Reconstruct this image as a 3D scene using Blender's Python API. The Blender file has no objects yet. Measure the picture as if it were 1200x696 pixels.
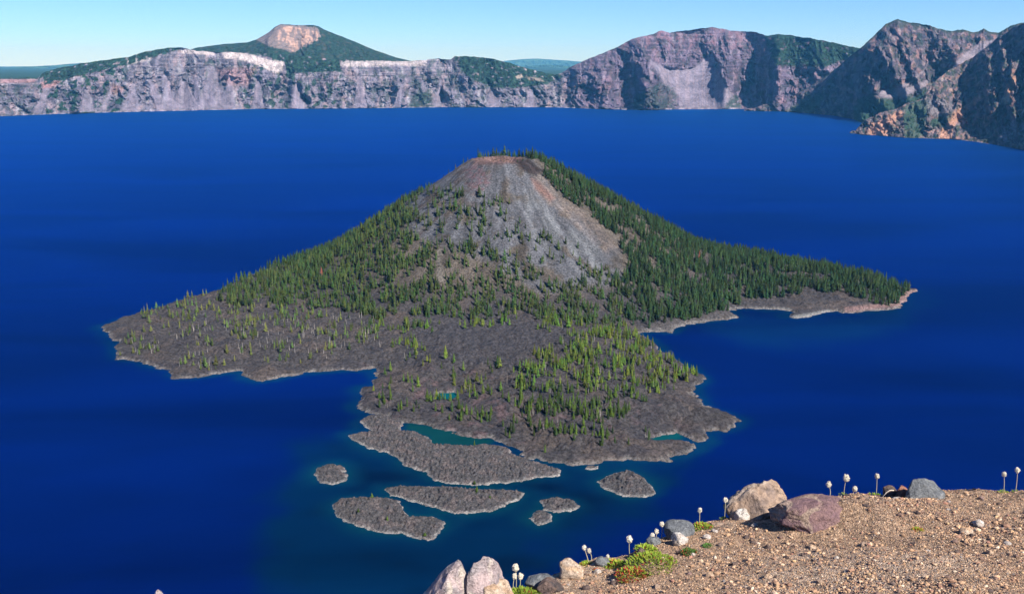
import bpy, bmesh, math, random
import numpy as np
random.seed(7)
rng = np.random.default_rng(11)
sc = bpy.context.scene
col = sc.collection

# ------------------------------------------------------------------ camera
H = 400.0
PITCH = math.radians(13.94)
F = 1100.0
cp, sp = math.cos(PITCH), math.sin(PITCH)
cam = bpy.data.cameras.new('camera')
camo = bpy.data.objects.new('camera', cam); col.objects.link(camo)
camo.location = (0, 0, H)
camo.rotation_euler = (math.pi/2 - PITCH, 0, 0)
cam.sensor_width = 36; cam.lens = 36*F/1200
cam.clip_start = 0.1; cam.clip_end = 90000
sc.camera = camo

def ray(px, py):
    u = (np.asarray(px, float)-600)/F; v = (348-np.asarray(py, float))/F
    return u, cp+v*sp, -sp+v*cp
def on_z(px, py, z=0.0):
    dx, dy, dz = ray(px, py); t = (z-H)/dz
    return dx*t, dy*t
def at_depth(px, py, Y):
    dx, dy, dz = ray(px, py); t = Y/dy
    return dx*t, Y+0*t, H+dz*t
def proj(x, y, z):
    zz = z-H
    fwd = y*cp - zz*sp; up = y*sp + zz*cp
    fwd = np.where(np.abs(fwd) < 1e-6, 1e-6, fwd)
    return 600+F*x/fwd, 348-F*up/fwd

# ------------------------------------------------------------------ noise
_P = np.random.default_rng(3).permutation(256).astype(np.int64); _P = np.concatenate([_P, _P, _P])
_G = np.random.default_rng(5).normal(size=(256, 3)); _G /= np.linalg.norm(_G, axis=1)[:, None]
def perlin(x, y, z=0.0):
    x, y, z = np.broadcast_arrays(np.asarray(x, float), np.asarray(y, float), np.asarray(z, float))
    xi, yi, zi = np.floor(x), np.floor(y), np.floor(z)
    xf, yf, zf = x-xi, y-yi, z-zi
    xi = xi.astype(np.int64) & 255; yi = yi.astype(np.int64) & 255; zi = zi.astype(np.int64) & 255
    s = lambda t: t*t*t*(t*(t*6-15)+10)
    u, v, w = s(xf), s(yf), s(zf)
    def g(a, b, c):
        h = _P[_P[_P[xi+a]+yi+b]+zi+c]
        gg = _G[h]
        return gg[..., 0]*(xf-a)+gg[..., 1]*(yf-b)+gg[..., 2]*(zf-c)
    L = lambda a, b, t: a+(b-a)*t
    return 1.5*L(L(L(g(0,0,0), g(1,0,0), u), L(g(0,1,0), g(1,1,0), u), v),
             L(L(g(0,0,1), g(1,0,1), u), L(g(0,1,1), g(1,1,1), u), v), w)
def fbm(x, y, z=0.0, o=4, gain=.5):
    r = 0; a = 1; f = 1
    for i in range(o):
        r = r + a*perlin(x*f+17.3*i, y*f-9.1*i, z*f+3.7*i); a *= gain; f *= 2.03
    return r
def ridged(x, y, z=0.0, o=4, gain=.5):
    r = 0; a = 1; f = 1; tot = 0
    for i in range(o):
        r = r + a*(1-np.minimum(1, 2*np.abs(perlin(x*f+7.7*i, y*f+5.1*i, z*f)))); tot += a; a *= gain; f *= 2.1
    return r/tot
def ss(a, b, x):
    t = np.clip((x-a)/(b-a), 0, 1); return t*t*(3-2*t)
def mix(a, b, t):
    t = np.asarray(t)[..., None]; return a*(1-t)+np.asarray(b)*t

def in_poly(px, py, poly):
    px = np.asarray(px, float); py = np.asarray(py, float)
    r = np.zeros(px.shape, bool); n = len(poly)
    for i in range(n):
        x1, y1 = poly[i]; x2, y2 = poly[(i+1) % n]
        if y1 == y2: continue
        c = ((y1 > py) != (y2 > py)) & (px < (x2-x1)*(py-y1)/(y2-y1)+x1)
        r ^= c
    return r
def poly_dist(px, py, poly, closed=True):
    d = np.full(np.shape(px), 1e18); n = len(poly)
    for i in range(n if closed else n-1):
        x1, y1 = poly[i]; x2, y2 = poly[(i+1) % n]
        ex, ey = x2-x1, y2-y1; L = ex*ex+ey*ey+1e-12
        t = np.clip(((px-x1)*ex+(py-y1)*ey)/L, 0, 1)
        d = np.minimum(d, (px-x1-t*ex)**2+(py-y1-t*ey)**2)
    return np.sqrt(d)
def sdist(px, py, poly):   # positive inside
    d = poly_dist(px, py, poly)
    return np.where(in_poly(px, py, poly), d, -d)
def soft(px, py, poly, w):  # 0..1 mask with soft edge
    return ss(-w, w, sdist(px, py, poly))

# ------------------------------------------------------------------ mesh helpers
def tag(o, label=None, cat=None, group=None, kind=None):
    if label: o['label'] = label
    if cat: o['category'] = cat
    if group: o['group'] = group
    if kind: o['kind'] = kind
    return o
def raw_mesh(name, V, Fc, C=None, smooth=True):
    """V (n,3); Fc (m,k) int array or list of them"""
    if not isinstance(Fc, (list, tuple)): Fc = [Fc]
    me = bpy.data.meshes.new(name)
    me.vertices.add(len(V)); me.vertices.foreach_set('co', np.ascontiguousarray(V, dtype=np.float32).ravel())
    nl = sum(f.size for f in Fc); npoly = sum(len(f) for f in Fc)
    me.loops.add(nl); me.polygons.add(npoly)
    me.loops.foreach_set('vertex_index', np.concatenate([f.ravel() for f in Fc]).astype(np.int32))
    tot = np.concatenate([np.full(len(f), f.shape[1]) for f in Fc]); st = np.concatenate([[0], np.cumsum(tot)[:-1]])
    me.polygons.foreach_set('loop_start', st.astype(np.int32))
    me.polygons.foreach_set('loop_total', tot.astype(np.int32))
    me.polygons.foreach_set('use_smooth', np.full(npoly, smooth))
    me.update(calc_edges=True)
    if C is not None:
        a = me.color_attributes.new('Col', 'FLOAT_COLOR', 'POINT')
        cc = np.ones((len(V), 4), np.float32); cc[:, :3] = C
        a.data.foreach_set('color', cc.ravel())
    me.validate()
    return me
def link(name, me, mat=None, parent=None):
    o = bpy.data.objects.new(name, me); col.objects.link(o)
    if mat and not me.materials: me.materials.append(mat)
    if parent: o.parent = parent
    return o
def grid_faces(nr, nc):
    i = np.arange(nr-1)[:, None]*nc+np.arange(nc-1)[None, :]
    return np.stack([i, i+1, i+1+nc, i+nc], -1).reshape(-1, 4)
def grid_obj(name, X, Y, Z, C=None, mat=None, keep=None, smooth=True, flip=False):
    nr, nc = X.shape
    V = np.stack([X, Y, Z], -1).reshape(-1, 3)
    f = grid_faces(nr, nc)
    if flip: f = f[:, ::-1]
    if keep is not None:
        k = keep.ravel(); f = f[k[f].any(1)]
        used = np.zeros(len(V), bool); used[f.ravel()] = True
        idx = np.cumsum(used)-1; V = V[used]; f = idx[f]
        if C is not None: C = C.reshape(-1, 3)[used]
    elif C is not None: C = C.reshape(-1, 3)
    return link(name, raw_mesh(name, V, f, C, smooth), mat)

# ------------------------------------------------------------------ materials
def new_mat(name):
    m = bpy.data.materials.new(name); m.use_nodes = True
    nt = m.node_tree; b = nt.nodes['Principled BSDF']
    return m, nt, b
def N(nt, typ, **kw):
    n = nt.nodes.new(typ)
    for k, v in kw.items():
        if k in n.inputs.keys(): n.inputs[k].default_value = v
        else: setattr(n, k, v)
    return n
def terrain_mat(name, scales, amp=(.55, 1.5), bump=1.0, bdist=2.0, rough=.95):
    """vertex colour, broken up by two octaves of noise in object space"""
    m, nt, b = new_mat(name)
    at = N(nt, 'ShaderNodeAttribute', attribute_name='Col')
    tc = N(nt, 'ShaderNodeTexCoord')
    n1 = N(nt, 'ShaderNodeTexNoise', Scale=scales[0], Detail=6.0, Roughness=.65)
    n2 = N(nt, 'ShaderNodeTexNoise', Scale=scales[1], Detail=4.0, Roughness=.7)
    for n in (n1, n2): nt.links.new(tc.outputs['Object'], n.inputs['Vector'])
    r1 = N(nt, 'ShaderNodeMapRange'); r1.inputs['From Min'].default_value = .35; r1.inputs['From Max'].default_value = .65
    r1.inputs['To Min'].default_value = amp[0]; r1.inputs['To Max'].default_value = amp[1]
    nt.links.new(n1.outputs['Fac'], r1.inputs['Value'])
    r2 = N(nt, 'ShaderNodeMapRange'); r2.inputs['From Min'].default_value = .3; r2.inputs['From Max'].default_value = .7
    r2.inputs['To Min'].default_value = amp[0]; r2.inputs['To Max'].default_value = amp[1]
    nt.links.new(n2.outputs['Fac'], r2.inputs['Value'])
    mu = N(nt, 'ShaderNodeMath', operation='MULTIPLY'); nt.links.new(r1.outputs[0], mu.inputs[0]); nt.links.new(r2.outputs[0], mu.inputs[1])
    sc_ = N(nt, 'ShaderNodeVectorMath', operation='SCALE')
    nt.links.new(at.outputs['Color'], sc_.inputs[0]); nt.links.new(mu.outputs[0], sc_.inputs['Scale'])
    nt.links.new(sc_.outputs[0], b.inputs['Base Color'])
    bp = N(nt, 'ShaderNodeBump', Strength=bump, Distance=bdist)
    ad = N(nt, 'ShaderNodeMath', operation='ADD'); nt.links.new(n1.outputs['Fac'], ad.inputs[0]); nt.links.new(n2.outputs['Fac'], ad.inputs[1])
    nt.links.new(ad.outputs[0], bp.inputs['Height']); nt.links.new(bp.outputs[0], b.inputs['Normal'])
    b.inputs['Roughness'].default_value = rough; b.inputs['Specular IOR Level'].default_value = .15
    return m
def veg_mat(name, c=None, lo=.7, hi=1.35, transl=0.0):
    m, nt, b = new_mat(name)
    oi = N(nt, 'ShaderNodeObjectInfo')
    r = N(nt, 'ShaderNodeMapRange'); r.inputs['To Min'].default_value = lo; r.inputs['To Max'].default_value = hi
    nt.links.new(oi.outputs['Random'], r.inputs['Value'])
    s = N(nt, 'ShaderNodeVectorMath', operation='SCALE'); nt.links.new(r.outputs[0], s.inputs['Scale'])
    if c is None:
        at = N(nt, 'ShaderNodeAttribute', attribute_name='Col'); nt.links.new(at.outputs['Color'], s.inputs[0])
    else: s.inputs[0].default_value = c
    nt.links.new(s.outputs[0], b.inputs['Base Color'])
    b.inputs['Roughness'].default_value = .8; b.inputs['Specular IOR Level'].default_value = .15
    if transl:
        tr = N(nt, 'ShaderNodeBsdfTranslucent'); nt.links.new(s.outputs[0], tr.inputs['Color'])
        mx = N(nt, 'ShaderNodeMixShader'); mx.inputs[0].default_value = transl
        out = nt.nodes['Material Output']
        nt.links.new(b.outputs[0], mx.inputs[1]); nt.links.new(tr.outputs[0], mx.inputs[2]); nt.links.new(mx.outputs[0], out.inputs['Surface'])
    return m

# ------------------------------------------------------------------ light and sky
SUN_AZ = math.radians(138)      # clockwise from +Y: to the right and a little behind the camera
SUN_EL = math.radians(42)
sd = np.array([math.sin(SUN_AZ)*math.cos(SUN_EL), math.cos(SUN_AZ)*math.cos(SUN_EL), math.sin(SUN_EL)])
w = bpy.data.worlds.new('World'); sc.world = w; w.use_nodes = True
nt = w.node_tree; bg = nt.nodes['Background']
sky = nt.nodes.new('ShaderNodeTexSky'); sky.sky_type = 'NISHITA'; sky.sun_disc = False
sky.sun_elevation = SUN_EL; sky.sun_rotation = SUN_AZ
sky.altitude = 2200; sky.air_density = 1.0; sky.dust_density = 0.0; sky.ozone_density = 4.0
hs = nt.nodes.new('ShaderNodeHueSaturation'); hs.inputs['Saturation'].default_value = 1.05
nt.links.new(sky.outputs[0], hs.inputs['Color'])
tn = nt.nodes.new('ShaderNodeVectorMath'); tn.operation = 'MULTIPLY'; tn.inputs[1].default_value = (.69, .96, 1.42)
nt.links.new(hs.outputs[0], tn.inputs[0]); nt.links.new(tn.outputs[0], bg.inputs['Color']); bg.inputs['Strength'].default_value = 0.057
L = bpy.data.lights.new('sun', 'SUN'); L.energy = 5.0; L.angle = math.radians(.53); L.color = (1, .94, .84)
lo = bpy.data.objects.new('sun', L); col.objects.link(lo)
from mathutils import Vector
lo.rotation_euler = Vector(sd).to_track_quat('Z', 'Y').to_euler(); lo.location = (50, -50, 600)
sc.view_settings.view_transform = 'Standard'; sc.view_settings.look = 'None'
sc.view_settings.exposure = 0.95; sc.view_settings.gamma = 1.0; sc.view_settings.use_curve_mapping = False
sc.cycles.max_bounces = 5; sc.cycles.diffuse_bounces = 2; sc.cycles.volume_bounces = 0
sc.cycles.use_denoising = True

# ------------------------------------------------------------------ coastlines (read off the picture on the water plane)
C_MAIN = [(118,384),(125,388),(130,393),(140,407),(136,421),(164,423),(186,431),(201,433),(205,444),(237,441),(261,437),
 (283,435),(285,443),(301,447),(325,442),(357,436),(398,434),(440,432),(441,442),(437,455),(422,454),(421,468),(419,477),
 (422,482),(445,486),(474,494),(505,500),(541,509),(577,513),(593,519),(604,527),(618,535),(640,541),(657,543),
 (683,545),(712,539),(744,539),(778,539),(801,532),(813,525),(807,519),(795,515),(784,517),(770,518),(761,514),(772,512),
 (784,508),(794,506),(801,512),(818,517),(827,515),(828,509),(827,505),(839,503),(850,504),(862,499),(874,493),(867,491),
 (853,486),(839,482),(827,476),(818,470),(813,463),(814,456),(824,447),(821,442),(810,435),(798,427),(784,417),(772,409),
 (764,399),(752,394),(744,391),(760,389),(785,389),(802,380),(830,377),(864,372),(854,365),(868,361),(888,362),(919,363),(932,367),(919,372),
 (933,373),(954,369),(971,365),(988,366),(1016,365),(1043,364),(1057,358),(1062,349),(1073,341)]
LAND = [tuple(map(float, on_z(*p))) for p in C_MAIN]
LAND += [(690,1730),(600,1850),(540,1960),(430,2060),(280,2170),(110,2230),(-60,2230),(-220,2170),(-340,2060),(-430,1940),(-500,1810),
         tuple(map(float, on_z(262,340))), tuple(map(float, on_z(240,346))), tuple(map(float, on_z(200,357))), tuple(map(float, on_z(150,372)))]
POND = [(510,464),(520,459),(536,458),(537,463),(526,470),(512,470)]
POND_W = [tuple(map(float, on_z(*p))) for p in POND]
ISLETS = {
 'a': [(407,510),(416,509),(436,505),(427,501),(422,494),(430,488),(448,486),(471,492),(474,498),(469,504),(489,507),(502,513),(507,521),(528,522),
       (551,523),(567,520),(594,525),(601,533),(628,542),(655,551),(656,557),(628,560),(604,565),(556,569),(526,566),(508,562),
       (499,554),(472,544),(466,535),(442,528),(421,521)],
 'b': [(368,556),(373,548),(388,544),(402,547),(407,557),(403,564),(388,568),(374,565)],
 'c': [(451,573),(466,570),(520,571),(559,574),(595,574),(616,578),(604,587),(577,598),(547,602),(520,599),(484,587),(460,580)],
 'd': [(389,592),(400,584),(436,583),(454,584),(469,587),(473,598),(481,605),(508,605),(521,613),(517,622),(505,633),(484,629),
       (472,625),(442,623),(415,616),(394,605)],
 'e': [(634,587),(652,583),(673,587),(680,593),(667,599),(649,600),(638,597)],
 'f': [(618,607),(629,598),(646,602),(646,610),(630,616)],
 'g': [(700,564),(721,554),(738,551),(752,558),(764,570),(767,578),(755,583),(732,582),(715,576)],
 'h': [(686,549),(690,546),(701,546),(701,549),(693,551)],
}
ISL_W = {k: [tuple(map(float, on_z(*p))) for p in v] for k, v in ISLETS.items()}
CX, CY = -20.0, 1800.0; CZ = 224.0

def island_height(X, Y):
    sdm = sdist(X, Y, LAND)
    pond = sdist(X, Y, POND_W)
    sdm = np.minimum(sdm, -pond)
    nz = fbm(X/26, Y/26, 1.5, 5, .62)*8
    s = sdm+nz*np.clip(1-sdm/60, 0, 1)
    # lava platform: steep little bank, then rough hummocks
    base = np.where(s > 0, 1.2+3.0*ss(0, 6, s)+8*ss(0, 90, s), s*.25)
    rough = (ridged(X/45, Y/45, .3, 4)-.5)*7+fbm(X/9, Y/9, 2.2, 3)*2.6+(ridged(X/7, Y/7, 5.2, 3)-.5)*4.2*ss(.1, -.25, fbm(X/120, Y/120, 61, 2)-.15)
    flow = np.abs(perlin(X/70+fbm(X/140, Y/140, 5, 2)*1.5, Y/30, 8))*6
    base = base+np.where(s > 0, (rough+flow)*ss(2, 25, s), 0)
    base = base+ss(0, 120, s)*10*np.exp(-((X-100)**2+(Y-1230)**2)/(2*170**2))
    # spine running out to the right-hand tip
    px, py = 720.0-CX, 1660.0-CY
    t = np.clip(((X-CX)*px+(Y-CY)*py)/(px*px+py*py), 0, 1)
    dsp = np.hypot(X-CX-t*px, Y-CY-t*py)
    spine = 28*np.exp(-(dsp/75)**2)*ss(1.02, .6, t)*ss(0, 45, s)
    # cone
    dx, dy = X-CX, Y-CY
    r = np.hypot(dx, dy)+1e-6; ca, sa = dx/r, dy/r
    k = 1+.20*ss(-.1, .9, ca)*ss(-.95, -.1, sa)+.06*ss(.2, 1, -sa)
    az = np.arctan2(dy, dx)
    gul = fbm(np.cos(az)*2.2, np.sin(az)*2.2, r/900, 4)
    rr = r/k*(1+gul*.045*ss(40, 200, r))
    h = CZ-.66*(rr-58)+np.clip(rr-330, 0, 400)*.18
    hin = CZ-26+26*ss(10, 56, rr)+0*rr
    rim = 3.2*fbm(np.cos(az)*1.7+5, np.sin(az)*1.7, 0, 3)
    cone = np.where(rr > 58, h, np.minimum(h, hin))+rim*np.exp(-((rr-58)/40)**2)
    cone = np.where(rr > 58, cone, hin+rim*ss(20, 58, rr))
    cone = cone+fbm(X/18, Y/18, 4, 3)*1.6
    kk = 9.0
    m = np.maximum(cone, base+spine)
    hgt = m+kk*np.exp(-np.abs(cone-base-spine)/kk)*.5
    land = s > 0
    hgt = np.where(land, np.where(s < 30, np.minimum(hgt, base+spine+s*.9), hgt), base)
    return hgt, s, r

step = 2.1
gx = np.arange(-700, 780, step); gy = np.arange(870, 2260, step)
X, Y = np.meshgrid(gx, gy)
Zi, Si, Ri = island_height(X, Y)
PX, PY = proj(X, Y, Zi)
lava = np.array([.088, .078, .080])
Ci = np.broadcast_to(lava, X.shape+(3,)).copy()
n1 = fbm(X/60, Y/60, 9, 4)
Ci = mix(Ci, [.125, .098, .088], ss(-.1, .5, n1)*.8)
Ci = mix(Ci, [.062, .057, .066], ss(.05, .5, fbm(X/35, Y/35, 19, 4))*.7)
coneM = ss(15, 50, Zi-15)
Ci = mix(Ci, [.145, .118, .095], coneM*.9)                       # duff under the forest
scree = soft(PX+8*fbm(X/30, Y/30, 1, 3), PY+4*fbm(X/20, Y/20, 2, 3), [(470,235),(500,205),(545,190),(620,188),(650,225),(722,290),(735,330),(690,335),(640,345),(560,300),(480,275)], 7)*ss(1900, 1800, Y)
Ci = mix(Ci, [.165, .162, .175], scree*ss(-.55, -.1, fbm(X/40, Y/40, 55, 4)))
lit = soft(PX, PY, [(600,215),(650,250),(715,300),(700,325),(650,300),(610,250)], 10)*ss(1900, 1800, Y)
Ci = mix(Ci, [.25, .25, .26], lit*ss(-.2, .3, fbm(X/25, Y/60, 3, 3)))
orange = soft(PX+5*fbm(X/18, Y/18, 5, 3), PY, [(618,202),(634,207),(665,235),(695,255),(724,290),(712,298),(690,278),(655,250),(632,228)], 4)*ss(1900, 1790, Y)
Ci = mix(Ci, [.30, .235, .20], orange*.8*(.45+.5*ss(-.3, .3, fbm(X/12, Y/30, 51, 3))))
orr = soft(PX, PY, [(622,208),(632,214),(650,232),(645,236),(628,222)], 3)*(Y < 1850)
Ci = mix(Ci, [.36, .19, .15], orr*.7)
red = soft(PX+7*fbm(X/14, Y/14, 7, 3), PY+4*fbm(X/14, Y/14, 6, 3), [(541,196),(556,192),(570,200),(575,212),(565,222),(556,228),(548,212)], 4)
Ci = mix(Ci, [.25, .13, .145], red*.6*ss(-.35, .2, fbm(X/8, Y/8, 52, 3)))
red2 = soft(PX, PY+2*fbm(X/14, Y/14, 6, 3), [(555,183),(612,183),(612,191),(585,193),(555,192)], 2.5)
Ci = mix(Ci, [.24, .13, .115], red2*.7)
blk = soft(PX, PY, [(600,186),(620,187),(636,200),(628,206),(610,199)], 3)
Ci = mix(Ci, [.055, .04, .04], blk*.9)
brown = ss(.1, .5, fbm(X/22, Y/22, 31, 3))*scree*ss(640, 520, PX)
Ci = mix(Ci, [.13, .10, .09], brown*.8)
path = soft(PX, PY, [(512,293),(519,292),(517,310),(522,330),(512,330)], 2)
Ci = mix(Ci, [.24, .21, .18], path*.8)
clear = soft(PX, PY, [(480,375),(540,368),(640,372),(660,385),(630,410),(560,425),(490,430),(470,410)], 12)*(Zi < 45)
Ci = mix(Ci, [.078, .072, .080], clear*.8)
pink = ss(.1, .6, fbm(X/25, Y/25, 41, 3))*soft(PX, PY, [(430,430),(560,430),(620,480),(800,470),(800,500),(600,530),(430,480)], 15)
Ci = mix(Ci, [.17, .11, .115], pink*.7)
beach = soft(PX, PY, [(735,386),(790,389),(870,370),(850,363),(800,370),(760,380)], 3)
Ci = mix(Ci, [.13, .115, .11], beach*.7)
sand = soft(PX, PY, [(925,371),(972,363),(980,367),(935,376)], 2)+soft(PX, PY, [(880,361),(925,361),(925,365),(880,364)], 2)
Ci = mix(Ci, [.33, .32, .31], np.clip(sand, 0, 1)*.9)
azr = np.arctan2(Y-CY, X-CX)
chute = fbm(azr*16+fbm(X/60, Y/60, 3, 2)*.6, Ri/170, 71, 4)
Ci = Ci*(1+.55*np.clip(chute, -.6, .7)*ss(30, 80, Zi))[..., None]
Ci = Ci*.56*np.where(scree > .5, .86, 1)[..., None]*np.array([.95, 1.0, 1.05])
shore = ss(3.4, .6, Si+2.5*fbm(X/10, Y/10, 3, 3))*(Si > -3)*(.45+.55*ss(-.2, .4, fbm(X/30, Y/30, 6, 2)))
Ci = mix(Ci, [.20, .19, .185], shore*.6)
ttip = soft(PX, PY, [(990,366),(1060,358),(1075,340),(1060,340),(1040,355),(990,360)], 2)
Ci = mix(Ci, [.24, .15, .14], ttip*.6)
M_ISL = terrain_mat('volcanic_island_ground', (.3, 1.3), amp=(.42, 1.65), bump=1.0, bdist=1.5)
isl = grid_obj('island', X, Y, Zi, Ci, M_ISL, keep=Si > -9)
tag(isl, 'dark volcanic cone island with bare grey scree summit rising from the blue lake', kind='structure')

ISL_GRID = {}
def islet(key, label):
    P = ISL_W[key]; xs = [p[0] for p in P]; ys = [p[1] for p in P]
    st = .9
    X, Y = np.meshgrid(np.arange(min(xs)-9, max(xs)+9, st), np.arange(min(ys)-9, max(ys)+9, st))
    s = sdist(X, Y, P)+fbm(X/12, Y/12, 3.3, 5, .65)*2.6
    size = min(max(xs)-min(xs), 60)
    r = (ridged(X/11, Y/14, 1.3, 4)-.5)*3.2+fbm(X/3, Y/3, 2, 3)*2.0+(ridged(X/4.5, Y/4.5, 5, 3)-.5)*3.6
    Z = np.where(s > 0, .5+1.4*ss(0, 3, s)+size*.045*ss(0, 25, s)+r*ss(.5, 6, s), s*.4)
    C = np.broadcast_to(np.array([.098, .090, .094]), X.shape+(3,)).copy()
    C = mix(C, [.15, .12, .118], ss(-.1, .5, fbm(X/12, Y/12, 6, 4))*.8)
    C = mix(C, [.05, .046, .052], ss(.15, .6, fbm(X/4, Y/4, 16, 3))*.6)
    C = C*.68*np.array([.95, 1, 1.04])
    C = mix(C, [.27, .26, .25], ss(2.2, .4, s+1.2*fbm(X/4, Y/4, 1, 3))*.8*(.5+.5*ss(-.2, .3, fbm(X/12, Y/12, 9, 2))))
    o = grid_obj('islet', X, Y, Z, C, M_ISLET, keep=s > -4)
    tag(o, label, kind='structure')
    ISL_GRID[key] = (X, Y, Z)
M_ISLET = terrain_mat('islet_lava_rock', (.6, 2.2), amp=(.42, 1.65), bump=1.0, bdist=1.0)
islet('a', 'long low lava islet hugging the green lagoon at the island foot')
islet('b', 'small round lava islet alone at the left')
islet('c', 'lens shaped lava islet with yellow green pine on its back')
islet('d', 'two lobed lava islet lowest in the picture at left')
islet('e', 'flat oval lava islet right of the lens shaped one')
islet('f', 'little round lava islet touching the flat oval islet')
islet('g', 'dark mound shaped lava islet off the right lobe of the island')
islet('h', 'tiny lava rock islet just off the shore of the island front')

# ------------------------------------------------------------------ lake
def dense_axis(lo, hi, a, b, step, growth=1.12):
    core = list(np.arange(a, b, step)); s = step; v = core[-1]
    while v < hi: s *= growth; v += s; core.append(v)
    s = step; v = core[0]; left = []
    while v > lo: s *= growth; v -= s; left.append(v)
    return np.array(left[::-1]+core)
lx = dense_axis(-9000, 9000, -760, 800, 7); ly = dense_axis(-600, 11500, 560, 2000, 7)
X, Y = np.meshgrid(lx, ly)
near = (X > -1100) & (X < 1200) & (Y > 400) & (Y < 2600)
d = np.full(X.shape, -2000.0)
xn, yn = X[near], Y[near]
dd = sdist(xn, yn, LAND)
di = np.full(xn.shape, -2000.0)
for P in ISL_W.values(): di = np.maximum(di, sdist(xn, yn, P))
d[near] = -dd
D2 = np.full(X.shape, 2000.0); D2[near] = -di
dshore = np.where(near, np.minimum(np.abs(d), np.abs(D2)), 2000.0)
deepc = np.array([.0001, .0062, .070])
C = np.broadcast_to(deepc, X.shape+(3,)).copy()
PXl, PYl = proj(X, Y, 0*X)
wob = fbm(X/70, Y/70, 3, 4)
# shelf: the shallow lava bench around the southern islets and along the shores
shelf = soft(PXl+30*wob, PYl+14*wob, [(330,560),(360,530),(430,505),(600,540),(720,545),(800,545),(760,600),(690,625),(640,660),(560,700),(420,720),(300,690),(310,620)], 26)
C = mix(C, [.0003, .014, .042], shelf*.9)
dark = ss(.0, .7, fbm(X/90, Y/60, 13, 3))*shelf
C = mix(C, [.0005, .006, .020], dark*.7)
C = mix(C, [.001, .026, .055], ss(22, 1, dshore+10*wob)*.75)
C = mix(C, [.002, .045, .055], ss(6, 0, dshore+4*wob)*.5*shelf)
bay = soft(PXl+20*wob, PYl+6*wob, [(830,385),(860,372),(930,378),(1000,372),(1075,350),(1100,345),(1060,385),(980,400),(880,405)], 12)
C = mix(C, [.001, .022, .07], bay*.6)
lag = soft(PXl, PYl, [(474,494),(510,500),(560,511),(580,516),(570,522),(540,523),(505,522),(500,512),(480,506)], 2)
C = mix(C, [.003, .045, .038], lag*.9)
pondm = soft(PXl, PYl, [(500,472),(505,454),(545,454),(545,474)], 3)
C = mix(C, [.003, .075, .082], pondm)
teal = soft(PXl, PYl, [(758,518),(765,506),(800,503),(800,514),(775,519)], 3)
C = mix(C, [.003, .06, .055], teal*.8)
def water_mat():
    m, nt, b = new_mat('deep_lake_water')
    at = N(nt, 'ShaderNodeAttribute', attribute_name='Col'); tc = N(nt, 'ShaderNodeTexCoord')
    mp = N(nt, 'ShaderNodeMapping'); mp.inputs['Scale'].default_value = (.0009, .0035, 1); mp.inputs['Rotation'].default_value = (0, 0, .12)
    nt.links.new(tc.outputs['Object'], mp.inputs[0])
    n = N(nt, 'ShaderNodeTexNoise', Scale=1.0, Detail=5.0, Roughness=.55, Distortion=.6); nt.links.new(mp.outputs[0], n.inputs['Vector'])
    r = N(nt, 'ShaderNodeMapRange'); r.inputs['From Min'].default_value = .36; r.inputs['From Max'].default_value = .64
    r.inputs['To Min'].default_value = .55; r.inputs['To Max'].default_value = 1.25
    nt.links.new(n.outputs['Fac'], r.inputs['Value'])
    s = N(nt, 'ShaderNodeVectorMath', operation='SCALE'); nt.links.new(at.outputs['Color'], s.inputs[0]); nt.links.new(r.outputs[0], s.inputs['Scale'])
    w1 = N(nt, 'ShaderNodeTexNoise', Scale=.35, Detail=3.0); nt.links.new(tc.outputs['Object'], w1.inputs['Vector'])
    bp = N(nt, 'ShaderNodeBump', Strength=.3, Distance=.6); nt.links.new(w1.outputs['Fac'], bp.inputs['Height'])
    df = N(nt, 'ShaderNodeBsdfDiffuse'); nt.links.new(s.outputs[0], df.inputs['Color'])
    gl = N(nt, 'ShaderNodeBsdfGlossy'); gl.inputs['Color'].default_value = (.01, .30, 1.0, 1); gl.inputs['Roughness'].default_value = .38
    fr = N(nt, 'ShaderNodeFresnel'); fr.inputs['IOR'].default_value = 1.25
    r2 = N(nt, 'ShaderNodeMath', operation='MULTIPLY'); r2.inputs[1].default_value = .62; nt.links.new(fr.outputs[0], r2.inputs[0])
    nt.links.new(bp.outputs[0], gl.inputs['Normal'])
    mx = N(nt, 'ShaderNodeMixShader'); nt.links.new(r2.outputs[0], mx.inputs[0]); nt.links.new(df.outputs[0], mx.inputs[1]); nt.links.new(gl.outputs[0], mx.inputs[2])
    nt.links.new(mx.outputs[0], nt.nodes['Material Output'].inputs['Surface'])
    return m
lake = grid_obj('lake', X, Y, 0*X, C, water_mat())
tag(lake, 'deep blue crater lake', kind='structure')

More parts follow.
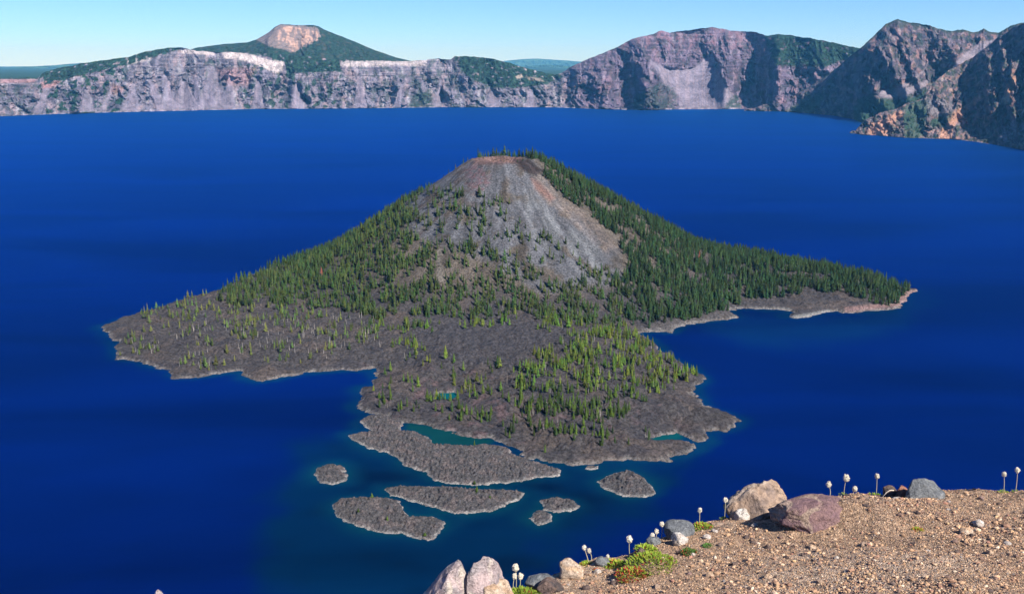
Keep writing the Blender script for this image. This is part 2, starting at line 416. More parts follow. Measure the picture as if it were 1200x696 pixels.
# ------------------------------------------------------------------ caldera walls
def interp(px, pts):
    a = np.array(pts, float); return np.interp(px, a[:, 0], a[:, 1])
def wall(name, px0, px1, dpx, shore, sky_, depth, back, ribs, colour, mat, label, curve=1.25, amp=110, nrow=110, sid=0, scree_fn=None, fine=1.0):
    px = np.arange(px0, px1, dpx)
    ysn = interp(px, shore); yk = interp(px, sky_)
    yk = yk+(fbm(px/9, 0*px, sid+.5, 4)*1.1)*fine
    xs, Ys = on_z(px, ysn, 0.0)
    dep = interp(px, depth)
    Yr = Ys+dep
    xr, _, zr = at_depth(px, yk, Yr)
    t = np.linspace(0, 1, nrow)[:, None]
    Xc = xs[None]+(xr-xs)[None]*t; Yc = Ys[None]+dep[None]*t
    Zc = zr[None]*t**curve
    u = px[None]*8.0+0*t                     # metres along the wall, roughly
    slid = t*dep[None]
    wr = fbm(u/500, slid/500, sid+2, 3)*130
    env = np.sin(np.pi*np.clip(t*1.0, 0, 1)**.8)**.6
    amp = amp*1.55
    smooth = scree_fn(px[None]+0*t, proj(Xc, Yc, Zc)[1]) if scree_fn else 0*u
    rough = (ridged((u+wr)/420, slid/1500, sid, 3)-.5)*amp*1.5+(ridged((u+wr)/130, slid/420, sid+4, 4)-.5)*amp*.75*(1-smooth)+fbm(u/42, slid/60, Zc/60+sid, 4)*amp*.2*(1-smooth)
    rough = rough*(1-.6*smooth)+(fbm(u/330, Zc/26, sid+12, 3)*13+fbm(u/160, slid/240, sid+22, 4)*60)*(1-smooth)
    for (c, wd, a, lean) in ribs:
        q = (px[None]-(c+lean*(t-.5)))/wd
        rough = rough+1.5*a*np.exp(-q*q)
    disp = rough*env
    Yd = Yc-disp; Xd = Xc-disp*Xc/np.maximum(Yc, 1)*1.0+fbm(u/60, slid/80, 40+sid, 3)*14*env*(1-smooth)
    Zd = Zc+fbm(u/70, slid/70, 60+sid, 4)*18*env*(1-smooth)
    PXv, PYv = proj(Xd, Yd, Zd)
    Cc = colour(PXv, PYv, u, slid, t+0*u, Zd, sid)
    # back slope
    tb = np.linspace(0, 1, 16)[1:, None]
    bl = back[0]; zb = back[1]
    Xb = Xd[-1:]*(1+tb*bl/Yr[None]); Yb = Yd[-1:]+tb*bl
    Zb = Zd[-1:]+(np.minimum(zb, Zd[-1:]-60)-Zd[-1:])*ss(0, 1, tb)+fbm(Xb/300, Yb/300, 3, 3)*25*np.sin(np.pi*tb)-0*tb
    Zb = Zb-np.minimum(tb*bl, 400)*.12
    Cb = np.broadcast_to(np.array([.022, .045, .028]), Xb.shape+(3,))
    # foot below water
    Xf = Xd[:1]; Yf = Yd[:1]-3; Zf = Zd[:1]-4
    A = np.vstack([Xf, Xd, Xb]); B = np.vstack([Yf, Yd, Yb]); Z_ = np.vstack([Zf, Zd, Zb]); CC = np.concatenate([Cc[:1], Cc, Cb], 0)*np.array([.80, .86, 1.0])
    o = grid_obj(name, A, B, Z_, CC, mat, smooth=False)
    tag(o, label, kind='structure')
    return o, (Xd, Yd, Zd, PXv, PYv)

GRN = np.array([.020, .050, .030])
SCREE_D = [(762,72),(785,80),(800,82),(815,78),(835,63),(838,80),(848,95),(860,112),(868,127),(797,128),(795,112),(780,100),(770,84)]
FANS = [[(98,104),(103,104),(112,131),(92,131)],[(300,96),(304,96),(312,128),(294,128)],[(345,98),(349,98),(358,128),(338,128)],[(190,88),(195,86),(208,130),(192,130)],[(420,90),(424,90),(432,127),(414,127)],[(470,98),(474,98),(470,126),(460,126)],[(226,90),(229,90),(240,129),(226,129)],[(620,105),(624,105),(630,126),(614,126)],[(575,106),(579,106),(586,126),(570,126)],[(213,95),(218,95),(233,128),(197,128)], [(247,78),(251,78),(262,110),(280,128),(230,128)], [(172,92),(176,92),(200,130),(183,130)],
        [(155,97),(158,97),(163,131),(140,131)], [(268,90),(272,90),(277,128),(255,128)], [(50,105),(58,92),(62,95),(48,134),(38,134)], [(515,92),(520,92),(516,125),(508,125)], [(130,98),(134,98),(124,131),(115,131)]]
def scree_A(px, py):
    m = soft(px, py, SCREE_D, 2)
    for f in FANS: m = np.maximum(m, soft(px, py, f, 2)*.9)
    return m
def col_A(px, py, u, s, t, Z, sid):
    C = np.broadcast_to(np.array([.205, .18, .21]), px.shape+(3,)).copy()
    C = mix(C, [.085, .08, .10], ss(-.1, .45, fbm(u/90, s/260, 3, 4)))
    C = mix(C, [.36, .26, .255], ss(.12, .5, fbm(u/70, s/300, 13, 4))*.8)
    C = mix(C, [.40, .37, .37], ss(.25, .55, fbm(u/35, s/400, 23, 4))*.7)
    C = mix(C, [.10, .085, .105], ss(.05, .4, fbm(u/420, Z/20, 83, 3))*.6*ss(.3, .6, t))
    C = mix(C, [.34, .29, .30], ss(.15, .4, fbm(u/300, Z/14, 93, 3))*.6*ss(.35, .7, t))
    # greenery on the ledges
    gw = ss(.02, .32, fbm(u/60, s/90, 33, 5))
    dens = .45*np.ones_like(px)
    dens = np.where(px > 640, .35, dens); dens = np.where((px > 160) & (px < 240), .12, dens)
    dens = np.where((px > 285) & (px < 400), .8, dens); dens = np.where((px > 45) & (px < 145), .95, dens)
    C = mix(C, GRN*1.2, np.clip(gw*dens*1.15, 0, 1))
    # right-hand massif is duller and redder
    r = ss(640, 690, px)
    C = mix(C, C*np.array([.72, .62, .72]), r)
    C = mix(C, [.22, .115, .135], r*ss(.1, .5, fbm(u/50, s/60, 53, 3))*ss(75, 45, py)*.7)
    m = scree_A(px+2*fbm(u/30, s/30, 9, 2), py)*np.where(px < 600, .9, 1)
    fan = mix(np.broadcast_to(np.array([.21, .18, .215]), C.shape), [.26, .21, .235], ss(-.3, .4, fbm(u/14, s/900, 77, 3)))
    C = mix(C, fan, m)
    # pale pumice band under the rim
    band = soft(px, py+1.0*fbm(u/60, s/60, 8, 3), [(260,62),(285,62),(313,70),(333,73),(330,86),(322,86),(308,79),(290,72),(262,68)], 1.3)
    band = np.maximum(band, .75*soft(px, py, [(148,70),(178,64),(177,71),(150,76)], 1.5))
    band = np.maximum(band, .75*soft(px, py, [(212,58),(250,61),(252,65),(212,63)], 1))
    band = np.maximum(band, .7*soft(px, py, [(400,71),(500,71),(500,78),(460,77),(430,78),(400,79)], 1.5))
    C = mix(C, [.60, .50, .44], band*.9)
    pk = soft(px, py, [(48,97),(66,90),(71,96),(60,103),(50,104)], 2)+soft(px, py, [(0,93),(44,93),(40,97),(0,98)], 1)*.7+soft(px, py, [(130,98),(146,103),(140,112),(130,108)], 3)*.6+soft(px, py, [(255,80),(300,80),(290,100),(270,100),(258,92)], 4)*.55
    C = mix(C, [.46, .24, .22], np.clip(pk, 0, 1)*.8)
    # forested tops
    jit = 1.6*fbm(u/40, s/40, 18, 4)
    F1 = soft(px, py+jit, [(-200,80),(44,90),(50,88),(52,100),(100,87),(147,77),(180,67),(212,58),(205,40),(100,60),(0,80)], 1)
    F1 = np.where(px < 44, soft(px, py, [(-200,80),(46,80),(46,93),(-200,93)], .7), F1)
    F2 = soft(px, py+jit, [(232,40),(232,59),(255,62),(262,61),(290,61),(333,72),(336,86),(400,84),(398,72),(480,71),(480,40)], 1)
    F3 = soft(px, py+jit, [(533,60),(533,72),(545,88),(560,96),(575,103),(600,104),(640,99),(662,90),(645,84),(600,70),(560,60)], 1.5)
    F4 = soft(px, py+jit, [(895,35),(897,48),(903,66),(910,77),(967,79),(985,72),(1012,62),(1012,40),(950,30)], 1.5)
    F5 = soft(px, py+jit*2, [(478,126),(484,112),(505,104),(507,126)], 2)*.8
    F6 = soft(px, py+jit*2, [(848,127),(856,115),(866,112),(868,127)], 2)*.8
    F7 = soft(px, py+jit*3, [(740,128),(745,112),(775,95),(790,105),(795,127)], 3)*.6
    fm = np.max([F1, F2, F3, F4, F5, F6, F7], 0)
    tex = (.55+1.1*ss(-.35, .35, fbm(u/26, s/26, 88, 3)))[..., None]
    C = mix(C, GRN*.8*tex, fm*ss(-.75, -.3, fbm(u/45, s/45, 89, 3)))
    C = mix(C, [.42, .33, .26], soft(px, py, [(604,90),(611,87),(613,91),(606,93)], 1)*.8+0*px)
    C = mix(C, [.42, .33, .26], soft(px, py, [(617,90),(634,92),(638,96),(620,94)], 1)*.6+0*px)
    # bleached foot at the waterline
    C = mix(C, [.42, .38, .38], ss(.045, .01, t)*ss(-.1, .2, perlin(u/60, 0*u, 2))*.7)
    return C
M_WALL = terrain_mat('caldera_wall_rock', (.012, .05), amp=(.7, 1.3), bump=1.0, bdist=22.0)
shoreA = [(-260,144),(0,136.5),(50,134.5),(130,132),(200,130.3),(300,128),(400,127.5),(520,126),(650,126),(700,128),(755,129.5),(790,128.5),(868,128),(905,130),(950,133),(1100,138)]
skyA = [(-260,100),(-60,93),(0,92),(44,92),(52,85),(60,82),(100,74),(130,70),(150,67),(170,61),(200,56),(213,56),(230,60),(250,61),(290,62),(333,64),(400,70),(480,72),(498,71),(505,69),(528,70),(533,66),(545,66),
        (560,67),(580,70),(600,75),(620,81),(640,86),(650,88),(658,86),(668,79),(690,69),(706,63),(720,57),(740,46),(765,40),(775,36),(785,39),(800,36),(820,34),(835,32),(850,35),(870,37),(885,38),(900,42),(912,40),(950,45),(975,50),(1006,57),(1050,62),(1100,66)]
depA = [(-260,900),(150,850),(400,700),(600,650),(680,750),(770,1050),(860,1150),(960,1000),(1100,1000)]
ribsA = [(705,14,120,-10),(733,13,-110,-14),(757,14,210,-16),(815,26,-150,0),(853,9,170,8),(884,15,-190,4),(910,11,190,0),(940,22,-120,0),
         (212,9,-120,0),(235,10,90,0),(254,9,-110,0),(300,20,80,0),(175,9,90,0),(60,16,-60,0),(95,22,70,0),(345,10,90,0),(385,10,80,0),(425,12,80,0),(470,10,90,0),(517,7,-80,0),(548,12,90,0),(600,18,60,0)]
wa, _ = wall('crater_wall', -240, 1085, .8, shoreA, skyA, depA, (4500, 210), ribsA, col_A, M_WALL,
     'far crater wall of grey and rust cliffs with scree fans under forest', amp=115, scree_fn=scree_A, sid=1, fine=.75)

SC1 = [(1024,112),(1040,104),(1065,97),(1085,80),(1088,72),(1083,84),(1062,103),(1088,94),(1085,101),(1060,113),(1040,116)]
SC1b = [(1117,78),(1130,62),(1152,49),(1166,47),(1150,62),(1130,78),(1120,84)]
def scree_C1(px, py): return np.maximum(soft(px, py, SC1, 2), soft(px, py, SC1b, 2))
def col_C1(px, py, u, s, t, Z, sid):
    C = np.broadcast_to(np.array([.13, .10, .115]), px.shape+(3,)).copy()
    C = mix(C, [.06, .055, .07], ss(-.1, .4, fbm(u/80, s/160, 3, 4)))
    C = mix(C, [.30, .17, .15], ss(.12, .45, fbm(u/60, s/110, 13, 4))*.85)
    C = mix(C, [.34, .25, .23], ss(.3, .55, fbm(u/30, s/60, 23, 4))*.7)
    C = mix(C, GRN, ss(.0, .35, fbm(u/50, s/60, 33, 5))*.6)
    C = mix(C, [.27, .22, .23], scree_C1(px, py))
    j = 4*fbm(u/50, s/50, 15, 3)
    C = mix(C, GRN*1.3, soft(px, py+j, [(1000,125),(1012,113),(1035,116),(1060,118),(1085,105),(1095,112),(1080,130),(1040,140),(1000,145)], 2)*.9)
    C = mix(C, GRN*1.4, soft(px, py+j, [(925,132),(935,122),(950,112),(965,108),(960,125),(950,134)], 3)*.8)
    C = mix(C, [.15, .16, .12], soft(px, py+j, [(905,130),(925,122),(940,116),(925,130)], 2)*.7)
    C = mix(C, GRN, ss(.96, .99, t)*.7)
    return C
shoreC1 = [(870,130),(917,131),(947,133),(980,136),(1000,140),(1010,144),(1100,150),(1300,158),(1500,165)]
skyC1 = [(870,130),(885,126),(905,120),(925,114),(945,104),(965,92),(985,76),(1000,63),(1008,57),(1020,46),(1030,36),(1038,29),(1047,24),(1053,23),(1062,26),(1075,28),(1090,30),(1100,34),(1115,37),(1128,35),(1140,38),(1147,37.5),(1153,34),(1159,37),(1170,39),(1185,30),(1210,24),(1300,20),(1500,20)]
depC1 = [(870,60),(900,160),(950,450),(1000,850),(1060,1200),(1150,1300),(1500,1300)]
ribsC1 = [(1020,8,60,-60),(1050,9,70,-80),(1098,14,-110,-30),(1130,9,90,-50),(1010,7,-40,-50),(975,7,40,-30),(1035,5,-50,-70),(1075,6,60,-50)]
wall('crater_wall', 872, 1420, .8, shoreC1, skyC1, depC1, (3000, 250), ribsC1, col_C1, M_WALL,
     'dark rocky crater wall rising to a flat topped peak at right', amp=90, scree_fn=scree_C1, sid=21, fine=.9, curve=1.12)
def col_C2(px, py, u, s, t, Z, sid):
    C = np.broadcast_to(np.array([.17, .13, .13]), px.shape+(3,)).copy()
    C = mix(C, [.06, .055, .068], ss(-.1, .4, fbm(u/60, s/90, 3, 4)))
    C = mix(C, [.32, .17, .13], ss(.1, .4, fbm(u/45, s/70, 13, 4))*.8)
    C = mix(C, [.36, .27, .22], ss(.25, .55, fbm(u/22, s/40, 23, 4))*.8)
    C = mix(C, GRN*1.1, ss(.0, .32, fbm(u/40, s/50, 33, 5))*.75)
    j = 2.5*fbm(u/30, s/30, 15, 3)
    o = soft(px+j, py+j, [(1016,158),(1022,145),(1040,138),(1055,130),(1062,132),(1045,146),(1040,160)], 2)
    o = np.maximum(o, soft(px+j, py, [(1098,163),(1105,150),(1117,132),(1148,112),(1150,116),(1128,135),(1116,150),(1116,163)], 2))
    o = np.maximum(o, soft(px+j, py, [(1174,122),(1180,100),(1188,87),(1191,92),(1186,108),(1180,122)], 2))
    o = np.maximum(o, soft(px+j, py, [(1128,100),(1130,82),(1140,90),(1133,105)], 2)*.6)
    C = mix(C, [.52, .27, .17], o*.85)
    C = mix(C, [.55, .42, .27], soft(px+j, py+j, [(1172,122),(1178,112),(1184,115),(1180,123)], 1.5)*.8)
    g = soft(px+j, py+j, [(1060,163),(1058,130),(1072,118),(1092,118),(1086,140),(1080,163)], 3)*.8
    g = np.maximum(g, soft(px+j, py+j, [(1085,145),(1100,137),(1118,134),(1108,145),(1095,150)], 3)*.8)
    C = mix(C, GRN*1.5, g)
    C = mix(C, [.22, .19, .19], soft(px+j, py+j, [(1085,118),(1105,116),(1122,125),(1108,136),(1088,136)], 3)*.7)
    C = mix(C, [.34, .30, .30], soft(px+j, py+j, [(1170,160),(1178,148),(1190,140),(1200,150),(1190,168),(1178,168)], 3)*.6*ss(-.1, .3, fbm(u/20, s/20, 5, 3)))
    return C
shoreC2 = [(995,156.5),(1003,157),(1010,158),(1033,159.5),(1067,162),(1117,163.5),(1140,166),(1167,170),(1200,176),(1300,200),(1450,240)]
skyC2 = [(995,156),(1003,153),(1012,142),(1030,133),(1050,128),(1064,120),(1080,116),(1088,104),(1096,96),(1108,86),(1120,78),(1135,70),(1150,60),(1162,50),(1172,42),(1180,38),(1187,33),(1193,31),(1200,27),(1230,17),(1300,12),(1450,10)]
depC2 = [(995,60),(1012,220),(1050,430),(1080,560),(1120,1000),(1170,1300),(1300,1500),(1450,1500)]
ribsC2 = [(1048,6,40,-8),(1075,7,-45,-8),(1108,7,60,-26),(1143,10,-60,-30),(1165,5,40,-20),(1182,6,60,-20),(1205,9,-60,-20)]
wall('crater_wall', 996, 1440, .55, shoreC2, skyC2, depC2, (2500, 250), ribsC2, col_C2, M_WALL,
     'nearest rust stained crater wall dropping to the lake at the right edge', amp=62, sid=41, fine=1.3, curve=1.1)

# forested hummocks seen beyond the rim are covered by the walls' back slopes
def col_B(px, py, u, s, t, Z, sid):
    C = GRN*.75*(.5+1.1*ss(-.4, .4, fbm(u/28, s/28, 88, 3)))[..., None]
    C = mix(C, [.075, .07, .06], ss(.1, .5, fbm(u/70, s/160, 4, 4))*.5)
    j = 3*fbm(u/50, s/120, 6, 4)
    m = soft(px+j, py+.6*j, [(300,47),(315,38),(328,29),(340,30),(352,30),(372,33),(376,41),(372,48),(352,57),(342,62),(330,57),(318,56)], 1.2)
    C = mix(C, [.20, .16, .16], m*.9)
    m2 = soft(px+j, py, [(325,35),(336,31),(352,33),(374,38),(372,47),(350,57),(343,61),(338,55),(335,48),(326,52)], 1.2)
    C = mix(C, [.44, .29, .24], m2*ss(-.25, .25, fbm(u/60, s/500, 9, 4)))
    return C
wall('mountain', 200, 500, .8, [(200,80),(500,80)], [(200,62),(225,57),(232,56),(262,52),(290,50),(300,47),(307,43),(315,38),(322,32),(329,28.5),(337,29),(350,30),(358,30),(367,29.5),(373,31),(380,35),(400,43),(418,50),(433,57),(460,67),(483,73),(500,78)],
     [(200,900),(500,900)], (1500, 250), [(340,9,-120,0),(312,8,80,0),(365,6,60,0)], col_B, M_WALL, 'bare tan topped mountain with dark forested flanks beyond the crater rim', amp=60, sid=71, fine=.4, nrow=70) if False else None
def far_sheet(name, pts, Yfoot, Ytop, zfoot, colour, label, fine=.5, sid=0, amp=60, p0=-300, p1=1500, dpx=1.5, back=3000, nrow=50, ribs=()):
    px = np.arange(p0, p1, dpx); yk = interp(px, pts)+fbm(px/14, 0*px, sid, 3)*fine
    xr, _, zr = at_depth(px, yk, float(Ytop))
    t = np.linspace(0, 1, nrow)[:, None]
    u = xr[None]+0*t
    Yc = Yfoot+(Ytop-Yfoot)*t+0*u
    Xc = xr[None]*(Yc/Ytop)
    Zc = zfoot+(zr[None]-zfoot)*t**1.15
    env = np.sin(np.pi*t**.9)**.7
    Wd = Ytop-Yfoot
    dsp = (ridged(u/(Wd*.35), t*.8, sid, 4)-.5)*amp*2+fbm(u/(Wd*.08), t*6, sid+3, 4)*amp*.4
    for c, wd, a in ribs: dsp = dsp+a*np.exp(-((px[None]-c)/wd)**2)
    Yd = Yc-dsp*env; Zd = Zc+fbm(u/80, t*Wd/80, sid+2, 3)*amp*.12*env
    PXv, PYv = proj(Xc, Yd, Zd)
    C = colour(PXv, PYv, u, t*Wd, t+0*u, Zd, sid)
    tb = np.linspace(0, 1, 6)[1:, None]
    Xb = Xc[-1:]+0*tb; Yb = Yd[-1:]+back*tb; Zb = Zd[-1:]+(np.minimum(zfoot, Zd[-1:])-Zd[-1:])*ss(0, 1, tb)
    Cb = np.broadcast_to(GRN, Xb.shape+(3,))
    o = grid_obj(name, np.vstack([Xc, Xb]), np.vstack([Yd, Yb]), np.vstack([Zd, Zb]), np.concatenate([C, Cb], 0), M_WALL, smooth=False)
    tag(o, label, kind='structure'); return o
far_sheet('mountain', [(180,75),(200,66),(225,58),(232,56),(262,52),(290,50),(300,47),(307,43),(315,38),(322,32),(329,28.5),(337,29),(350,30),(358,30),(367,29.5),(373,31),(380,35),(400,43),(418,50),(433,57),(460,67),(483,73),(500,80)],
     10600, 12400, 380, col_B, 'bare tan topped mountain with dark forested flanks beyond the crater rim', sid=71, fine=.5, amp=120, p0=180, p1=500, dpx=.8, nrow=90,
     ribs=((345,10,-160),(318,9,120),(372,6,90)))
def col_E(px, py, u, s, t, Z, sid):
    C = np.broadcast_to(GRN*1.1, px.shape+(3,)).copy()
    return mix(C, GRN*2.2, ss(0, .5, fbm(u/900, s/900, 4, 3)))
far_sheet('hills', [(-300,84),(-60,80),(0,83),(33,79),(60,77),(97,74),(110,76),(200,82),(500,86),(590,82),(610,79),(640,76),(700,80),(900,85),(1500,85)], 36000, 39500, 230, col_E,
     'nearer hazy blue hills beyond the crater rim', sid=81, fine=.3, amp=600)
far_sheet('hills', [(-300,90),(400,90),(560,80),(590,72),(612,69.5),(630,69),(660,71),(690,73),(760,80),(1500,86)], 52000, 57000, 230, col_E,
     'palest distant blue hills on the horizon', sid=91, fine=.25, amp=900)
# land beyond the rim, out to the horizon
gx_ = np.linspace(-52000, 52000, 81); gy_ = np.concatenate([np.linspace(10300, 30000, 40), np.linspace(31000, 60000, 30)])
X, Y = np.meshgrid(gx_, gy_)
g = grid_obj('ground', X, Y, 225+fbm(X/4000, Y/4000, 1, 3)*15, np.broadcast_to(GRN*1.2, X.shape+(3,)), M_WALL)
tag(g, kind='structure')

# ------------------------------------------------------------------ conifers
def conifer(seed, tiers, blades, h=15.0, r=2.3, base=.10, c=(.075, .115, .035), trunk_c=(.16, .13, .11)):
    rg = np.random.default_rng(seed)
    V = []; Fq = []
    for i in range(tiers):
        f = i/(tiers-1)
        z = h*(base+(.97-base)*f**.92)
        rad = r*((1-f)**.8*(.85+.3*rg.random())+.06)*(1 if f > .12 else .75)
        a0 = rg.random()*6.28
        for j in range(blades):
            if rg.random() < .10 and f < .9: continue
            a = a0+6.283*j/blades+rg.normal()*.15; rr = rad*(.7+.5*rg.random())
            ca, sa = math.cos(a), math.sin(a); dz = -rr*(.28+.25*rg.random())
            hw = rr*.42; up = h/tiers*.9
            k = len(V)
            V += [(ca*.05, sa*.05, z+up), (ca*rr*.6-sa*hw, sa*rr*.6+ca*hw, z+dz*.6), (ca*rr, sa*rr, z+dz), (ca*rr*.6+sa*hw, sa*rr*.6-ca*hw, z+dz*.6), (ca*rr*.25, sa*rr*.25, z-.15*up+dz*.2)]
            Fq += [(k, k+1, k+2), (k, k+2, k+3), (k+4, k+2, k+1), (k+4, k+3, k+2)]
    V = np.array(V); Fq = np.array(Fq)
    # leader
    cr = (V, Fq)
    n = 5; a = np.arange(n)*6.283/n; tb = .17
    TV = np.concatenate([np.stack([tb*1.2*np.cos(a), tb*1.2*np.sin(a), 0*a-.8], 1), np.stack([.03*np.cos(a), .03*np.sin(a), 0*a+h*1.0], 1)])
    TF = np.array([(i, (i+1) % n, n+(i+1) % n, n+i) for i in range(n)])
    return cr, (TV, TF)
def snag(seed, h=11.0):
    rg = np.random.default_rng(seed); n = 5; a = np.arange(n)*6.283/n
    V = [np.stack([.24*np.cos(a), .24*np.sin(a), 0*a-.8], 1), np.stack([.05*np.cos(a)+rg.normal()*.2, .05*np.sin(a), 0*a+h], 1)]
    Fc = [(i, (i+1) % n, n+(i+1) % n, n+i) for i in range(n)]; V = np.concatenate(V); V = [tuple(v) for v in V]
    for k in range(12):
        z = h*(.25+.7*rg.random()); b = rg.random()*6.28; l = (.5+1.1*rg.random())*(1.15-z/h)
        ca, sa = math.cos(b), math.sin(b); s = len(V)
        V += [(0, 0, z-.07), (0, 0, z+.09), (ca*l, sa*l, z+.25*l), (ca*l*.98+.03, sa*l*.98, z+.2*l)]
        Fc += [(s, s+1, s+2, s+3)]
    return np.array(V), np.array(Fc)
CROWNS = [conifer(100+i, 10, 7, h=15, r=2.4+.5*(i % 3)) for i in range(6)]
LOW = [conifer(200+i, 7, 5, h=15, r=2.7+.5*(i % 3)) for i in range(8)]

# planting density, as patches of ground on the island
PATCH = [  # polygon (picture positions of the ground), chance, tree height range, kind
 ([(632,186),(660,192),(700,212),(760,242),(820,265),(890,280),(940,295),(1000,308),(1072,322),(1070,338),(1066,352),(1040,357),(1000,352),(985,345),(950,343),(905,346),(880,356),(850,364),(825,374),(790,380),(760,384),(742,380),(728,365),(722,330),(733,300),(722,280),(690,250),(660,232),(640,215)], .80, 'd'),
 ([(470,226),(440,248),(400,272),(345,303),(300,322),(262,335),(255,352),(330,362),(400,365),(455,375),(500,380),(520,360),(520,320),(500,290),(490,262),(480,245)], .80, 'm'),
 ([(500,290),(520,270),(580,290),(640,330),(720,318),(735,340),(742,382),(700,384),(640,372),(540,372),(480,380),(500,340)], .72, 'm'),
 ([(495,215),(560,225),(600,245),(640,280),(690,300),(715,320),(640,335),(580,295),(520,275),(480,262),(475,240)], .27, 'm'),
 ([(520,232),(580,232),(600,240),(560,258),(530,262)], .35, 'm'),
 ([(640,372),(742,384),(765,400),(760,412),(700,405),(660,400),(630,385)], .62, 'y'),
 ([(480,378),(560,372),(640,372),(640,384),(560,382),(480,392)], .34, 'y'),
 ([(640,408),(700,400),(765,400),(800,425),(812,440),(808,455),(760,462),(745,480),(720,500),(690,505),(640,512),(612,498),(605,470),(600,440),(615,425)], .66, 'y'),
 ([(740,395),(775,410),(812,438),(805,445),(770,430),(745,412)], .55, 'y'),
 ([(612,432),(640,408),(680,408),(690,440),(620,450)], .40, 'y'),
 ([(590,500),(640,512),(700,506),(760,500),(790,500),(770,515),(700,528),(640,532),(600,515)], .36, 'y'),
 ([(430,440),(500,420),(600,420),(610,500),(560,505),(480,492),(430,480)], .13, 'y'),
 ([(500,478),(560,470),(600,475),(600,500),(540,500)], .30, 'y'),
 ([(440,385),(475,380),(510,395),(505,410),(470,415),(445,400)], .25, 'y'),
 ([(165,375),(250,352),(400,365),(460,378),(440,395),(330,392),(200,385)], .36, 'l'),
 ([(155,382),(300,378),(440,392),(440,408),(330,408),(200,402),(150,395)], .24, 'l'),
 ([(140,390),(152,386),(160,393),(150,398)], .9, 'l'),
 ([(145,418),(160,412),(182,412),(184,422),(165,424),(150,420)], .75, 'l'),
 ([(200,418),(250,410),(300,412),(300,424),(262,432),(215,432)], .38, 'l'),
 ([(300,410),(440,410),(435,425),(380,420),(310,424)], .2, 'l'),
 ([(165,360),(250,342),(280,345),(260,358),(170,380)], .06, 'l'),
 ([(530,183),(640,183),(640,193),(530,193)], .10, 's'),
]
CLEAR = [[(600,192),(632,205),(724,290),(705,303),(690,290),(640,262),(600,235),(560,222),(580,200)], [(512,293),(520,292),(522,330),(511,330)],
         [(868,352),(985,346),(985,366),(868,366)], [(735,378),(790,378),(868,366),(868,374),(800,392),(735,392)], [(560,384),(636,386),(615,412),(560,420),(505,412),(505,392)]]
jx, jy = np.meshgrid(np.arange(-700, 780, 5.2), np.arange(880, 2240, 5.2))
jx = (jx+rng.uniform(-2.8, 2.8, jx.shape)).ravel(); jy = (jy+rng.uniform(-2.8, 2.8, jy.shape)).ravel()
jz, js, jr = island_height(jx, jy)
qx, qy = proj(jx, jy, jz)
wj = np.where(qx < 560, 2.0, 1.0)*np.where(qy < 250, .35, 1.0)
qjx = qx+wj*14*fbm(jx/55, jy/55, 91, 3); qjy = qy+wj*9*fbm(jx/55, jy/55, 95, 3)
prob = np.zeros(len(jx)); kind = np.full(len(jx), 'l', dtype='<U1')
for P, pr, k in PATCH:
    m = in_poly(qjx, qjy, P) & ((pr > prob)); prob[m] = pr; kind[m] = k
for P in CLEAR: prob[in_poly(qx, qy, P)] *= .04
clump = fbm(jx/38, jy/38, 77, 3)
prob *= np.where(kind == 'd', np.clip(1.05+1.7*clump, .1, 1.5), np.where(kind == 'm', .06+1.15*ss(-.38, .22, clump+.5*fbm(jx/14, jy/14, 7, 2)), .08+1.9*ss(-.25, .45, clump+.5*fbm(jx/14, jy/14, 7, 2))))
backm = (jy > CY+20) & (jr > 60); prob[backm] = .9; kind[backm] = 'd'
farback = (jy > CY+260); prob[farback] = .06
leftback = (qx < 470) & (jy > 1560) & (jy <= CY+20) & (jz > 14); prob[leftback] = np.maximum(prob[leftback], .4)
bare = (jr < 170) & (qx < 560); prob[bare & (jy > CY)] = .05
prob[js < 5] = 0
sel = rng.random(len(jx)) < prob*np.where((kind == 'd') | (kind == 'm'), .80, .72)
tx, ty, tz, tk = jx[sel], jy[sel], jz[sel], kind[sel]; tpx, tpy = qx[sel], qy[sel]
print('trees', len(tx))
order = np.argsort(np.hypot(tx, ty))
deadm = (rng.random(len(tx)) < np.where(tk == 'l', .45, np.where(tk == 's', .7, np.where(tk == 'y', .10, .025))))
M_CROWN = veg_mat('conifer_foliage', None, .5, 1.35)
M_TRUNK = veg_mat('conifer_bark', (.17, .14, .12, 1)[:3], .8, 1.2)
M_SNAG = veg_mat('weathered_dead_wood', (.36, .34, .32), .7, 1.2)
COLS = {'y': (.047, .078, .011), 'l': (.050, .076, .019), 'm': (.026, .046, .012), 'd': (.015, .033, .010), 's': (.03, .045, .018)}
protoC = {}
for k in ('y', 'l', 'm', 'd'):
    for i, ((cv, cf), (tv, tf)) in enumerate(CROWNS):
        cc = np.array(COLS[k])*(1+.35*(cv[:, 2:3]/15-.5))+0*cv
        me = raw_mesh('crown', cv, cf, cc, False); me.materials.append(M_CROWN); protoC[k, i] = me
protoT = []
for i, (c_, (tv, tf)) in enumerate(CROWNS):
    me = raw_mesh('trunk', tv, tf, None, True); me.materials.append(M_TRUNK); protoT.append(me)
snags = []
for i in range(5):
    v, f = snag(300+i); me = raw_mesh('dead_tree', v, f, None, False); me.materials.append(M_SNAG); snags.append(me)
TREE_LAB = {
 'east': ('slender yellow green pine in the thick grove on the right front lobe of the island', 'pines of the right front lobe'),
 'west': ('young light green pine on the left lava flow of the island', 'pines of the left lava flow'),
 'mid': ('light green pine on the open lava field at the front of the island', 'pines of the open front lava field'),
}
